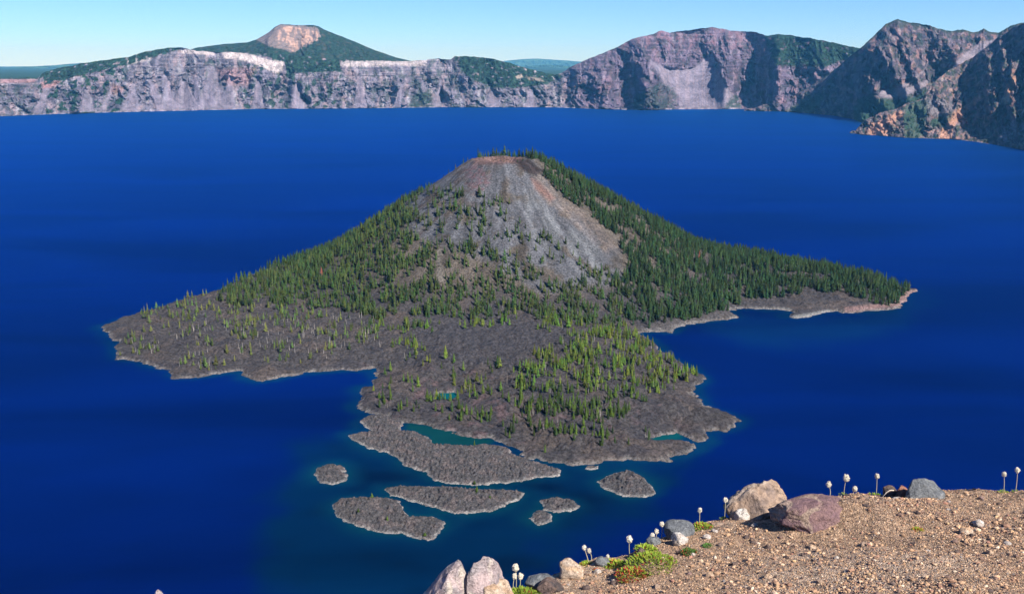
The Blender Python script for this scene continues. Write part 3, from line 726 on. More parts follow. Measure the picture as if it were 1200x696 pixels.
def place_tree(x, y, z, k, sc_, label, group, i, fat=1.0):
    r = bpy.data.objects.new('pine_tree', None); col.objects.link(r)
    r.location = (x, y, z-.2); r.rotation_euler = (0, 0, random.random()*6.28); r.scale = (sc_*fat, sc_*fat, sc_); r.empty_display_size = 1
    tag(r, label, 'tree', group)
    for nm, me in (('crown', protoC[k, i]), ('trunk', protoT[i])):
        o = bpy.data.objects.new(nm, me); col.objects.link(o); o.parent = r
    return r
def hz(k):
    return {'y': random.triangular(.35, 1.15, .75), 'l': random.triangular(.35, 1.1, .6), 'm': random.triangular(.45, 1.4, .8), 'd': random.triangular(.55, 1.6, .95), 's': random.uniform(.3, .6)}[k]
n_live = 0; n_dead = 0
SV = []; SF = []; SC = []; off = 0
TVs = []; TFs = []; toff = 0; TCs = []
special = {}
for idx in order:
    k = str(tk[idx]); x, y, z = float(tx[idx]), float(ty[idx]), float(tz[idx])
    visible = not (y > CY+60)
    if deadm[idx]:
        n_dead += 1
        h = random.uniform(.45, 1.0) if k != 's' else random.uniform(.3, .7)
        if n_dead <= 290 and visible:
            o = bpy.data.objects.new('dead_tree', snags[n_dead % 5]); col.objects.link(o)
            o.location = (x, y, z); o.rotation_euler = (random.uniform(-.08, .08), random.uniform(-.08, .08), random.random()*6.28); o.scale = (h*1.25, h*1.25, h)
            side = 'left lava flow' if tpx[idx] < 440 else ('front lobe' if tpy[idx] > 375 else 'cone')
            tag(o, 'bleached grey dead tree on the '+side+' of the island', 'dead tree', 'dead trees on the '+side)
        continue
    s_ = hz(k)
    if k == 's': k = 'm'
    if n_live < 292 and visible:
        n_live += 1
        if random.random() < .3 and k in 'yl': k = 'm'
        reg = 'west' if tpx[idx] < 440 else ('east' if tpx[idx] > 598 else 'mid')
        place_tree(x, y, z, k, s_, TREE_LAB[reg][0], TREE_LAB[reg][1], n_live % 6)
        continue
    (cv, cf), (tv, tf) = LOW[int(rng.integers(8))]
    a = rng.random()*6.28; ca, sa = math.cos(a), math.sin(a)
    wf = s_*rng.uniform(.65, 1.45); v = cv*np.array([wf, wf, s_]); v = np.stack([v[:, 0]*ca-v[:, 1]*sa+x, v[:, 0]*sa+v[:, 1]*ca+y, v[:, 2]+z], 1)
    base = np.array(COLS[k])*rng.uniform(.45, 1.5)*np.array([rng.uniform(.75, 1.45), 1, 1])
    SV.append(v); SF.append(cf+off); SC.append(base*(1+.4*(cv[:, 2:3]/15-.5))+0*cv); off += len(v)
    v = tv*s_; SV.append(v+np.array([x, y, z])); TFs.append(tf+off); SC.append(np.broadcast_to(np.array([.15, .13, .11]), v.shape)); off += len(v)
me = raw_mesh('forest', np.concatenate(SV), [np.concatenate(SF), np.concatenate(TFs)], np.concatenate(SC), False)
me.materials.append(M_CROWN)
fo = link('forest', me); tag(fo, 'dense dark green conifer forest covering the slopes of the island cone', 'forest', kind='stuff')
print('live', n_live, 'dead', n_dead, 'forest verts', off)

def hz_at(key, wx, wy):
    X, Y, Z = ISL_GRID[key]; j = int(round((wx-X[0, 0])/(X[0, 1]-X[0, 0]))); i = int(round((wy-Y[0, 0])/(Y[1, 0]-Y[0, 0])))
    return float(Z[min(max(i, 0), Z.shape[0]-1), min(max(j, 0), Z.shape[1]-1)])
for key, px, py, s_, fat, lab in [
    ('c', 559, 579, .55, 1.5, 'bushy yellow green pine on the back of the lens shaped islet'),
    ('c', 574, 586, .22, 2.6, 'low green shrub right of the pine on the lens shaped islet'),
    ('d', 436, 585, .45, 1.8, 'bright green shrubby pine on the top edge of the two lobed islet'),
    ('d', 420, 603, .36, 1.7, 'dark little pine in the middle of the two lobed islet'),
    ('d', 454, 612, .3, 1.9, 'small green shrub near the waist of the two lobed islet'),
    ('d', 498, 627, .22, 2.6, 'low green shrub at the right end of the two lobed islet'),
    ('a', 556, 521, .5, 1.1, 'lone dark green pine at the right end of the green lagoon'),
    ('a', 556, 566, .3, 2.0, 'pale yellow shrub on the lower shore of the long islet')]:
    wx, wy = map(float, on_z(px, py, 2.0))
    place_tree(wx, wy, hz_at(key, wx, wy), 'y', s_, lab, None, random.randrange(6), fat)
rd = veg_mat('rust_red_needles', (.20, .065, .045), 1, 1)
for px, py, Yd_, lab in [(378, 345, 1640, 'rust red dying pine among green trees on the left flank of the island'), (820, 295, 1690, 'rust red dying pine in the dense forest on the right flank of the island')]:
    wx, wy, _ = at_depth(px, py, float(Yd_)); zz = float(island_height(np.array([wx]), np.array([wy]))[0][0])
    r = place_tree(float(wx), float(wy), zz, 'm', 1.1, lab, None, 2)
    c_ = r.children[0] if r.children else None
    for ch in bpy.data.objects:
        if ch.parent == r and ch.name.startswith('crown'):
            ch.data = ch.data.copy(); ch.data.materials.clear(); ch.data.materials.append(rd)

# ------------------------------------------------------------------ the near rim: gravel ledge at the photographer's feet
A_, B_, C_ = -1.426, .1476, -.242
def gplane(x, y): return A_+B_*x+C_*y
def on_ground(px, py):
    dx, dy, dz = ray(px, py); t = A_/(dz-B_*dx-C_*dy)
    return dx*t, dy*t
EDGE_PX = [(1900,566),(1500,572),(1300,574),(1200,575),(1108,575),(1060,578),(1000,578),(940,584),(900,594),(860,605),(820,613),(780,628),(740,647),(700,655),(650,674),(600,692),(540,706),(450,720),(300,728),(185,716),(60,740),(-200,790),(-600,900)]
ex, ey = on_ground([p[0] for p in EDGE_PX], [p[1] for p in EDGE_PX])
o_ = np.argsort(ex); EX, EY = ex[o_], ey[o_]
def ghz(x, y, fine=True):
    ye = np.interp(x, EX, EY)
    n = fbm(x*1.3, y*1.3, 2, 3)*.10 if fine else 0
    s = (y-ye)*.93+n
    s = s-.05
    drop = .62*(np.sqrt(s*s+.0012)+s)
    z = gplane(x, y)-drop
    far = np.hypot(x, y)
    z = z+fbm(x*.9, y*.9, 5, 3)*.035*ss(60, 5, far)+fbm(x*5, y*5, 7, 4)*.014*ss(30, 5, far)+fbm(x*24, y*24, 9, 3)*.0035*ss(12, 5, far)
    z = z+fbm(x/14, y/14, 5, 4)*3.0*ss(12, 60, far)+ridged(x/60, y/90, 5, 4)*16*ss(30, 200, far)
    # mound the purple boulder grows out of
    mx, my = MOUND
    z = z+.115*np.exp(-(((x-mx)/.30)**2+((y-my)/.20)**2))
    return z
MOUND = tuple(map(float, on_ground(1006, 606)))
gxx = dense_axis(-900, 900, -1.9, 3.6, .017, 1.09); gyy = dense_axis(-60, 700, 2.3, 5.7, .016, 1.09)
X, Y = np.meshgrid(gxx, gyy)
zz = H+ghz(X, Y)
# behind the camera the ledge levels out; far down the slope meets the lake
lev = H+A_+B_*np.clip(X, -40, 40)*1.0
zz = np.maximum(zz, -6)
C = np.broadcast_to(np.array([.40, .27, .18]), X.shape+(3,)).copy()
C = mix(C, [.24, .165, .125], ss(-.1, .5, fbm(X*2.2, Y*2.2, 3, 4))*.8)
C = mix(C, [.46, .36, .28], ss(.05, .5, fbm(X*1.1, Y*1.1, 23, 3))*.6)
C = C*1.0
C = mix(C, [.17, .12, .09], ss(.2, .6, fbm(X*6, Y*6, 33, 3))*.6)
def gravel_mat():
    m, nt, b = new_mat('pumice_gravel_ground')
    at = N(nt, 'ShaderNodeAttribute', attribute_name='Col'); tc = N(nt, 'ShaderNodeTexCoord')
    vo = N(nt, 'ShaderNodeTexVoronoi', Scale=85.0); nt.links.new(tc.outputs['Object'], vo.inputs['Vector'])
    vo2 = N(nt, 'ShaderNodeTexVoronoi', Scale=210.0); nt.links.new(tc.outputs['Object'], vo2.inputs['Vector'])
    no = N(nt, 'ShaderNodeTexNoise', Scale=60.0, Detail=5.0); nt.links.new(tc.outputs['Object'], no.inputs['Vector'])
    se = N(nt, 'ShaderNodeSeparateColor'); nt.links.new(vo.outputs['Color'], se.inputs[0])
    r = N(nt, 'ShaderNodeMapRange'); r.inputs['To Min'].default_value = .55; r.inputs['To Max'].default_value = 1.4
    nt.links.new(se.outputs[0], r.inputs['Value'])
    s = N(nt, 'ShaderNodeVectorMath', operation='SCALE'); nt.links.new(at.outputs['Color'], s.inputs[0]); nt.links.new(r.outputs[0], s.inputs['Scale'])
    r2 = N(nt, 'ShaderNodeMapRange'); r2.inputs['From Min'].default_value = .3; r2.inputs['From Max'].default_value = .7; r2.inputs['To Min'].default_value = .7; r2.inputs['To Max'].default_value = 1.3
    nt.links.new(no.outputs['Fac'], r2.inputs['Value'])
    s2 = N(nt, 'ShaderNodeVectorMath', operation='SCALE'); nt.links.new(s.outputs[0], s2.inputs[0]); nt.links.new(r2.outputs[0], s2.inputs['Scale'])
    nt.links.new(s2.outputs[0], b.inputs['Base Color'])
    ad = N(nt, 'ShaderNodeMath', operation='ADD'); nt.links.new(vo.outputs['Distance'], ad.inputs[0]); nt.links.new(vo2.outputs['Distance'], ad.inputs[1])
    bp = N(nt, 'ShaderNodeBump', Strength=1.0, Distance=.008); bp.invert = True
    nt.links.new(ad.outputs[0], bp.inputs['Height']); nt.links.new(bp.outputs[0], b.inputs['Normal'])
    b.inputs['Roughness'].default_value = .95; b.inputs['Specular IOR Level'].default_value = .1
    return m
led = grid_obj('rim_ground', X, Y, zz, C, gravel_mat())
tag(led, 'tan gravel ledge of the near crater rim', kind='structure')
def gz(x, y): return H+float(ghz(np.array([float(x)]), np.array([float(y)]))[0])

# loose gravel: tens of thousands of little stones
def ico(sub):
    bm = bmesh.new(); bmesh.ops.create_icosphere(bm, subdivisions=sub, radius=1)
    V = np.array([v.co[:] for v in bm.verts]); Fc = np.array([[v.index for v in f.verts] for f in bm.faces]); bm.free(); return V, Fc
I1 = ico(1)
NP = 52000
gpx = rng.uniform(470, 1260, NP*2); gpy = rng.uniform(560, 730, NP*2)
gxp, gyp = on_ground(gpx, gpy); ok = gyp < np.interp(gxp, EX, EY)+.06
gxp, gyp = gxp[ok][:NP], gyp[ok][:NP]
gxp = gxp+rng.normal(0, .01, len(gxp)); gzp = H+ghz(gxp, gyp)
dens = fbm(gxp*2.2, gyp*2.2, 3, 4)
size = .0016*rng.pareto(2.7, len(gxp))+.0021; size = np.minimum(size*.85, .012)*(1+.6*ss(0, .5, dens))
protos = []
for i in range(12):
    rg = np.random.default_rng(i); v = I1[0]*(1+rg.normal(0, .13, (len(I1[0]), 1)))*np.array([1, rg.uniform(.6, .95), rg.uniform(.45, .8)])
    protos.append(v)
PAL = np.array([(.50,.34,.23),(.42,.28,.19),(.32,.20,.15),(.58,.44,.33),(.20,.14,.125),(.11,.085,.085),(.64,.54,.45),(.36,.20,.16),(.26,.24,.25),(.50,.36,.22)])
pw = np.array([.2,.19,.15,.11,.10,.08,.05,.04,.04,.04]); pw /= pw.sum()
n = len(gxp); pid = rng.integers(0, 12, n); ci = rng.choice(len(PAL), n, p=pw)
P = np.array(protos)[pid]
a = rng.uniform(0, 6.28, n); ca, sa = np.cos(a)[:, None], np.sin(a)[:, None]
Pv = np.stack([P[..., 0]*ca-P[..., 1]*sa, P[..., 0]*sa+P[..., 1]*ca, P[..., 2]], -1)*size[:, None, None]
Pv = Pv+np.stack([gxp, gyp, gzp+size*.22], -1)[:, None, :]
Pf = I1[1][None]+(np.arange(n)*len(I1[0]))[:, None, None]
Pc = np.repeat((PAL[ci]*np.array([.86, .80, .72])*rng.uniform(.75, 1.25, (n, 1)))[:, None, :], len(I1[0]), 1)
me = raw_mesh('gravel', Pv.reshape(-1, 3), Pf.reshape(-1, 3), Pc.reshape(-1, 3), False)
me.materials.append(veg_mat('mixed_gravel_stone', None, 1, 1))
tag(link('gravel', me), 'fine tan and dark gravel strewn over the near ledge', 'gravel', kind='stuff')

# ------------------------------------------------------------------ boulders and stones
def rock_mat(name, c1, c2, c3, scale=9.0, spots=None, seed=0.0):
    m, nt, b = new_mat(name)
    tc = N(nt, 'ShaderNodeTexCoord')
    mp = N(nt, 'ShaderNodeMapping'); mp.inputs['Location'].default_value = (seed, seed*2, 0); nt.links.new(tc.outputs['Object'], mp.inputs[0])
    n1 = N(nt, 'ShaderNodeTexNoise', Scale=scale, Detail=8.0, Roughness=.65); n2 = N(nt, 'ShaderNodeTexNoise', Scale=scale*5, Detail=6.0, Roughness=.7)
    n3 = N(nt, 'ShaderNodeTexNoise', Scale=scale*.6, Detail=3.0, Roughness=.5, Distortion=1.0)
    for n in (n1, n2, n3): nt.links.new(mp.outputs[0], n.inputs['Vector'])
    cr = N(nt, 'ShaderNodeValToRGB'); e = cr.color_ramp.elements
    e[0].position = .40; e[0].color = (*c1, 1); e[1].position = .60; e[1].color = (*c2, 1)
    nt.links.new(n1.outputs['Fac'], cr.inputs[0])
    r = N(nt, 'ShaderNodeMapRange'); r.inputs['From Min'].default_value = .50; r.inputs['From Max'].default_value = .60; nt.links.new(n3.outputs['Fac'], r.inputs['Value'])
    mx = N(nt, 'ShaderNodeMix', data_type='RGBA'); nt.links.new(r.outputs[0], mx.inputs[0]); nt.links.new(cr.outputs[0], mx.inputs[6]); mx.inputs[7].default_value = (*c3, 1)
    r2 = N(nt, 'ShaderNodeMapRange'); r2.inputs['From Min'].default_value = .3; r2.inputs['From Max'].default_value = .7; r2.inputs['To Min'].default_value = .55; r2.inputs['To Max'].default_value = 1.45
    nt.links.new(n2.outputs['Fac'], r2.inputs['Value'])
    ck = N(nt, 'ShaderNodeTexNoise', Scale=scale*.9, Detail=5.0, Roughness=.6, Distortion=.5); nt.links.new(mp.outputs[0], ck.inputs['Vector'])
    c1_ = N(nt, 'ShaderNodeMath', operation='SUBTRACT'); nt.links.new(ck.outputs['Fac'], c1_.inputs[0]); c1_.inputs[1].default_value = .5
    c2_ = N(nt, 'ShaderNodeMath', operation='ABSOLUTE'); nt.links.new(c1_.outputs[0], c2_.inputs[0])
    c3_ = N(nt, 'ShaderNodeMapRange'); c3_.inputs['From Max'].default_value = .012; c3_.inputs['To Min'].default_value = .35; nt.links.new(c2_.outputs[0], c3_.inputs['Value'])
    c4_ = N(nt, 'ShaderNodeMath', operation='MULTIPLY'); nt.links.new(c3_.outputs[0], c4_.inputs[0]); nt.links.new(r2.outputs[0], c4_.inputs[1])
    s = N(nt, 'ShaderNodeVectorMath', operation='SCALE'); nt.links.new(mx.outputs[2], s.inputs[0]); nt.links.new(c4_.outputs[0], s.inputs['Scale'])
    nt.links.new(s.outputs[0], b.inputs['Base Color'])
    bp = N(nt, 'ShaderNodeBump', Strength=1.0, Distance=.022)
    ad = N(nt, 'ShaderNodeMath', operation='ADD'); nt.links.new(n1.outputs['Fac'], ad.inputs[0]); nt.links.new(n2.outputs['Fac'], ad.inputs[1])
    nt.links.new(ad.outputs[0], bp.inputs['Height']); nt.links.new(bp.outputs[0], b.inputs['Normal'])
    b.inputs['Roughness'].default_value = .9; b.inputs['Specular IOR Level'].default_value = .2
    return m
def rock_shape(seed, sub=5, rough=.16, cuts=9, cutmin=.55, prof=None):
    rg = np.random.default_rng(seed); V, Fc = ico(sub)
    V = V.copy()
    for k in range(cuts):
        nrm = rg.normal(size=3); nrm /= np.linalg.norm(nrm); d = rg.uniform(cutmin, .92)
        s = V@nrm-d; m = s > 0; V[m] -= (s[m]*.93)[:, None]*nrm
    if sub >= 4:
        for k in range(10):
            nrm = rg.normal(size=3); nrm /= np.linalg.norm(nrm); d = rg.uniform(.62, .8)
            s = V@nrm-d; m = s > 0; V[m] -= s[m][:, None]*nrm
    V *= (1+rough*.8*fbm(V[:, 0]*1.4+seed, V[:, 1]*1.4, V[:, 2]*1.4, 6, .6))[:, None]
    V *= (1-.05*(1-ss(0, .06, np.abs(perlin(V[:, 0]*1.7+seed, V[:, 1]*1.7, V[:, 2]*1.7+3)))))[:, None]
    V *= (1+.25*rough*(ridged(V[:, 0]*3+seed, V[:, 1]*3, V[:, 2]*3, 3)-.5))[:, None]
    mx = np.abs(V).max(0); V /= mx
    return V, Fc
def rock(name, px0, px1, ytop, ybase, mat, label, cat, seed, depth=.8, lift=.16, tilt=0.0, sub=5, shape=None, group=None, back=0.0, **kw):
    """stone whose picture width is px0..px1 and whose foot sits at ybase"""
    cx = (px0+px1)/2
    x, y = map(float, on_ground(cx, ybase-(ybase-ytop)*.12))
    dist = math.sqrt(x*x+y*y+(H-gz(x, y))**2); mpp = dist/F/math.sqrt(1+0)
    wdt = (px1-px0)*mpp; hgt = (ybase-ytop)*mpp
    V, Fc = rock_shape(seed, sub, **kw)
    if shape: V = shape(V)
    hx = wdt/2; hy = wdt*depth/2
    # projected height = hz*cos(a)+hy*sin(a), seen 28 degrees from above
    hzv = max((hgt*1.12-hy*.47*1.2)/.88, hgt*.45)
    V = V*np.array([hx, hy, hzv*.72])
    if tilt:
        c, s = math.cos(tilt), math.sin(tilt); V = np.stack([V[:, 0]*c-V[:, 2]*s, V[:, 1], V[:, 0]*s+V[:, 2]*c], 1)
    yy = y+hy*.55+back; z0 = max(gz(x, yy), gplane(x, yy)+H-.03)
    for _ in range(6):          # size it so its real outline is as wide and tall as the stone is
        zc = z0+V[:, 2].max()*lift
        qx_, qy_ = proj(V[:, 0]+x, V[:, 1]+yy, V[:, 2]+zc)
        V = V*np.array([(px1-px0)/max(1e-3, qx_.max()-qx_.min()), 1, 1])
        err = (qy_.min()-ytop)*mpp/.88
        V = V*np.array([1, 1, float(np.clip(1+err/(V[:, 2].max()*(1+lift)), .6, 1.5))])
        V[:, 2] *= min(1, (1.3 if px1-px0 > 16 else .72)*hx/V[:, 2].max()) if name == 'stone' else 1
    o = link(name, raw_mesh(name, V, Fc, None, True), mat)
    o.location = (x, yy, z0+V[:, 2].max()*lift)
    tag(o, label, cat, group)
    return o
R_PALE = rock_mat('pale_pink_grey_rock', (.46, .36, .36), (.27, .245, .26), (.52, .46, .40), 11)
R_TAN = rock_mat('tan_pumice_rock', (.50, .34, .22), (.38, .27, .20), (.58, .46, .36), 14, seed=3)
R_TAN2 = rock_mat('layered_tan_rock', (.40, .28, .20), (.17, .13, .115), (.45, .36, .29), 7, seed=5)
R_PUR = rock_mat('purple_red_rock', (.27, .17, .16), (.17, .105, .12), (.38, .28, .22), 14, seed=7)
R_BLUE = rock_mat('blue_grey_slate_rock', (.19, .20, .21), (.11, .12, .135), (.26, .26, .26), 12, seed=9)
R_DARK = rock_mat('dark_brown_rock', (.14, .10, .09), (.22, .15, .12), (.09, .075, .075), 16, seed=11)
R_RED = rock_mat('rusty_red_stone', (.34, .14, .10), (.42, .24, .17), (.28, .16, .13), 20, seed=13)
R_WHITE = rock_mat('whitish_stone', (.58, .50, .44), (.46, .40, .36), (.66, .62, .58), 20, seed=15)
def broad(V):
    V = np.sign(V)*np.abs(V)**.82; V[:, 2] *= 1+.12*V[:, 0]; return V
def blocky(V): return np.sign(V)*np.abs(V)**.62
def slope_left(V):
    V = V.copy(); V[:, 0] += .35*V[:, 2]*0; V[:, 2] *= np.clip(1.0+.45*V[:, 0], .3, 1.3); return V
def wedge(V):
    V = V.copy(); t = np.clip((V[:, 2]+1)/2, 0, 1); V[:, 0] = V[:, 0]*(1-.45*t)+.14*t; return V
def mound(V):
    V = V.copy(); t = np.clip((V[:, 2]+.6)/1.6, 0, 1); V[:, 0] *= 1-.30*t; V[:, 1] *= 1-.45*t; V[:, 2] *= np.clip(1-.35*np.clip(V[:, 0], 0, 1)**1.5-.1*np.clip(-V[:, 0], 0, 1), .3, 1); return V
rock('boulder', 487, 556, 655, 722, R_PALE, 'large pale pink and grey boulder lowest at the rim, left half of the split pair', 'boulder', 31, depth=1.0, shape=slope_left, rough=.10, cuts=12, cutmin=.5, tilt=-.35)
rock('boulder', 545, 594, 651, 716, R_PALE, 'rounded grey boulder leaning against the large pale boulder, with a dark crack', 'boulder', 37, depth=1.0, tilt=.15, rough=.10, cuts=10)
rock('boulder', 556, 606, 677, 712, R_TAN, 'orange tan stone at the foot of the split pale boulders', 'stone', 3, depth=.7, sub=4)
rock('stone', 586, 602, 676, 692, R_RED, 'small rusty red stone right of the split pale boulders', 'stone', 4, sub=3)
rock('stone', 655, 685, 653, 676, R_TAN, 'rounded orange tan stone on the brink with a seed head behind it', 'stone', 5, sub=4)
rock('stone', 614, 650, 671, 683, R_BLUE, 'flat blue grey slab lying left of the rounded orange tan stone', 'stone', 6, sub=4, depth=.9)
rock('stone', 625, 660, 675, 690, R_DARK, 'dark brown broken slab below the flat blue grey slab', 'stone', 7, sub=4)
rock('stone', 696, 715, 651, 661, R_BLUE, 'small blue grey stone under the shortest seed head', 'stone', 8, sub=3)
rock('boulder', 779, 816, 608, 633, R_BLUE, 'square topped blue grey block on the brink', 'boulder', 9, shape=blocky, depth=.8, rough=.07, cuts=12, cutmin=.5, tilt=-.08)
rock('stone', 757, 775, 628, 640, R_BLUE, 'low grey stone left of the square topped block', 'stone', 10, sub=4)
rock('stone', 787, 808, 623, 640, R_WHITE, 'pale pinkish stone with a dark side in front of the square topped block', 'stone', 12, sub=4)
rock('stone', 744, 762, 637, 655, R_DARK, 'dark stone between the leafy clumps below the grey stones', 'stone', 13, sub=3)
rock('boulder', 852, 934, 561, 610, R_TAN2, 'big layered tan boulder with a dark left side on the brink', 'boulder', 14, depth=.7, rough=.2, cuts=13, cutmin=.45, shape=wedge)
rock('stone', 897, 932, 574, 592, R_TAN2, 'grey shoulder of rock behind the big layered tan boulder', 'stone', 15, depth=.8, sub=4, back=.08)
rock('stone', 861, 880, 593, 611, R_WHITE, 'pink stone at the foot of the big layered tan boulder', 'stone', 16, sub=4)
rock('boulder', 908, 1032, 578, 628, R_PUR, 'broad purple red boulder half buried in gravel, dark on its left', 'boulder', 17, depth=.8, rough=.14, cuts=12, shape=mound, lift=-.1)
rock('boulder', 1060, 1112, 560, 590, R_BLUE, 'blue grey wedge shaped rock with a sharp top on the skyline', 'boulder', 18, shape=wedge, depth=.7, rough=.08, cuts=12, cutmin=.45)
rock('stone', 1068, 1086, 564, 580, R_BLUE, 'small grey rock against the left side of the wedge shaped rock', 'stone', 19, sub=3, back=.05)
rock('stone', 1034, 1052, 566, 582, R_DARK, 'dark reddish stone in the pile left of the wedge shaped rock', 'stone', 20, sub=4)
rock('stone', 1048, 1068, 568, 580, R_RED, 'reddish brown stone between the pile and the wedge shaped rock', 'stone', 21, sub=3)
rock('stone', 1047, 1060, 582, 592, R_WHITE, 'small white stone in front of the reddish pile', 'stone', 22, sub=3)
rock('stone', 1141, 1156, 608, 616, R_WHITE, 'flat whitish stone right of centre on the open gravel', 'stone', 23, sub=3)
rock('stone', 1126, 1143, 618, 627, R_TAN, 'flat tan stone lying in its own dark shadow on the open gravel', 'stone', 24, sub=3)
rock('boulder', 176, 196, 690, 712, R_PALE, 'lone pale boulder tip poking up at the bottom left of the picture', 'boulder', 25, sub=4)
SMALL = []
spots = [(798,648),(812,650),(828,632),(838,625),(846,640),(700,668),(688,684),(720,678),(735,690),(660,690),(868,628),(884,618),(900,640),(922,652),(952,640),(980,655),(1012,640),(1040,660),(1072,640),(1088,648),(1100,606),(1112,602),(1125,600),(1160,650),(1180,640),(1140,680),(1090,684),(1045,600),(1066,608),(1190,600),(1170,592),(1130,585),(1150,583),(1015,612),(1026,690),(960,682),(900,676),(860,660),(832,672),(770,682),(808,668),(640,694),(1180,672),(1068,664)]
for i, (px, py) in enumerate(spots):
    wpx = random.uniform(5, 11)
    rock('stone', px-wpx/2, px+wpx/2, py-wpx*.65, py, random.choice([R_TAN, R_WHITE, R_DARK, R_PUR, R_TAN2, R_DARK]), 'small loose stone lying on the tan gravel of the ledge', 'stone', 60+i, sub=3, group='small loose stones on the gravel ledge', back=-.01)

# ------------------------------------------------------------------ seed-head flowers and leafy clumps
M_LEAF = veg_mat('fresh_green_leaf', None, .85, 1.2, .3)
M_STEM = veg_mat('pale_hairy_stem', (.38, .34, .22), .9, 1.1)
M_HEAD = veg_mat('silvery_seed_head', (.62, .57, .48), .95, 1.05, .25)
def leaf_mesh(seed, R, n, c=(.16, .26, .03), c2=(.28, .34, .04), h=1.0, red=0.0):
    rg = np.random.default_rng(seed); V = []; Fc = []; C = []
    for i in range(n):
        a = rg.random()*6.28; d = R*math.sqrt(rg.random())*.85; bx, by = d*math.cos(a), d*math.sin(a)
        az = a+rg.normal()*.8; l = min(R*.45, .020)*rg.uniform(.55, 1.15); el = rg.uniform(.3, 1.3); wv = l*rg.uniform(.16, .26)
        zb = R*h*.55*rg.random()*(1-d/R)
        ca, sa = math.cos(az), math.sin(az); ce, se = math.cos(el), math.sin(el)
        cc = np.array(c)+(np.array(c2)-np.array(c))*rg.random(); cc = cc*rg.uniform(.75, 1.2)
        if rg.random() < red: cc = np.array((.42, .07, .045))*rg.uniform(.7, 1.2)
        k = len(V)
        for (s, o, e) in ((0, 0, 0), (.45, 1, .0), (.5, 0, .06), (.45, -1, 0), (1, 0, -.12)):
            V.append((bx+ca*ce*l*s-sa*wv*o, by+sa*ce*l*s+ca*wv*o, zb+se*l*s*h+e*l)); C.append(cc)
        Fc += [(k, k+1, k+2), (k, k+2, k+3), (k+1, k+4, k+2), (k+2, k+4, k+3)]
    return np.array(V), np.array(Fc), np.array(C)
def seedhead(px, ytop, ybase, label, leaves=0, seed=0, lean=0.0, headpx=8.5):
    x, y = map(float, on_ground(px-lean, ybase)); z = gz(x, y)
    ye = float(np.interp(x, EX, EY)); y = min(y, ye+.02); z = max(z, H+gplane(x, y)-.03)
    dist = math.sqrt(x*x+y*y+4); m = dist/F
    h = (ybase-ytop)*m/.9
    root = bpy.data.objects.new('seedhead_plant', None); col.objects.link(root); root.location = (x, y, z-.004); root.empty_display_size = .05
    tag(root, label, 'flower')
    rg = np.random.default_rng(seed+500)
    # stem
    r_ = headpx*m*.40; n = 6; seg = 7; V = []; Fc = []
    lx = lean*m; ben = rg.normal()*.006
    pts = [(lx*(i/seg)**1.3+ben*math.sin(3.14*i/seg), ben*.5*math.sin(3*i/seg), (h-r_*1.1)*i/seg) for i in range(seg+1)]
    for i, p in enumerate(pts):
        rr = .0021-.0007*i/seg
        for j in range(n): V.append((p[0]+rr*math.cos(j*6.283/n), p[1]+rr*math.sin(j*6.283/n), p[2]))
    for i in range(seg):
        for j in range(n): Fc.append((i*n+j, i*n+(j+1) % n, (i+1)*n+(j+1) % n, (i+1)*n+j))
    link('stem', raw_mesh('stem', np.array(V), np.array(Fc), None, True), M_STEM, root)
    # head: fuzzy globe of plumes
    hv, hf = ico(3); hv = hv*(1+.16*rg.normal(size=(len(hv), 1)))*np.array([r_*.86, r_*.86, r_*1.08])+np.array([pts[-1][0], pts[-1][1], h-r_])
    sv = []; sf = []; k0 = len(hv)
    for q in range(90):
        dv = rg.normal(size=3); dv /= np.linalg.norm(dv); c0 = np.array([pts[-1][0], pts[-1][1], h-r_]); s1 = np.cross(dv, (.3, .5, .8)); s1 /= np.linalg.norm(s1)
        k = k0+len(sv); sv += [c0+dv*r_*.8+s1*.0007, c0+dv*r_*.8-s1*.0007, c0+dv*r_*rg.uniform(1.1, 1.4)]; sf.append((k, k+1, k+2))
    link('seed_head', raw_mesh('seed_head', np.vstack([hv, np.array(sv)]), np.vstack([hf, np.array(sf)]), None, False), M_HEAD, root)
    if leaves:
        v, f, c = leaf_mesh(seed, leaves*m/2, int(40+leaves*3), h=1.1); link('leaves', raw_mesh('leaves', v, f, c, False), M_LEAF, root)
    return root
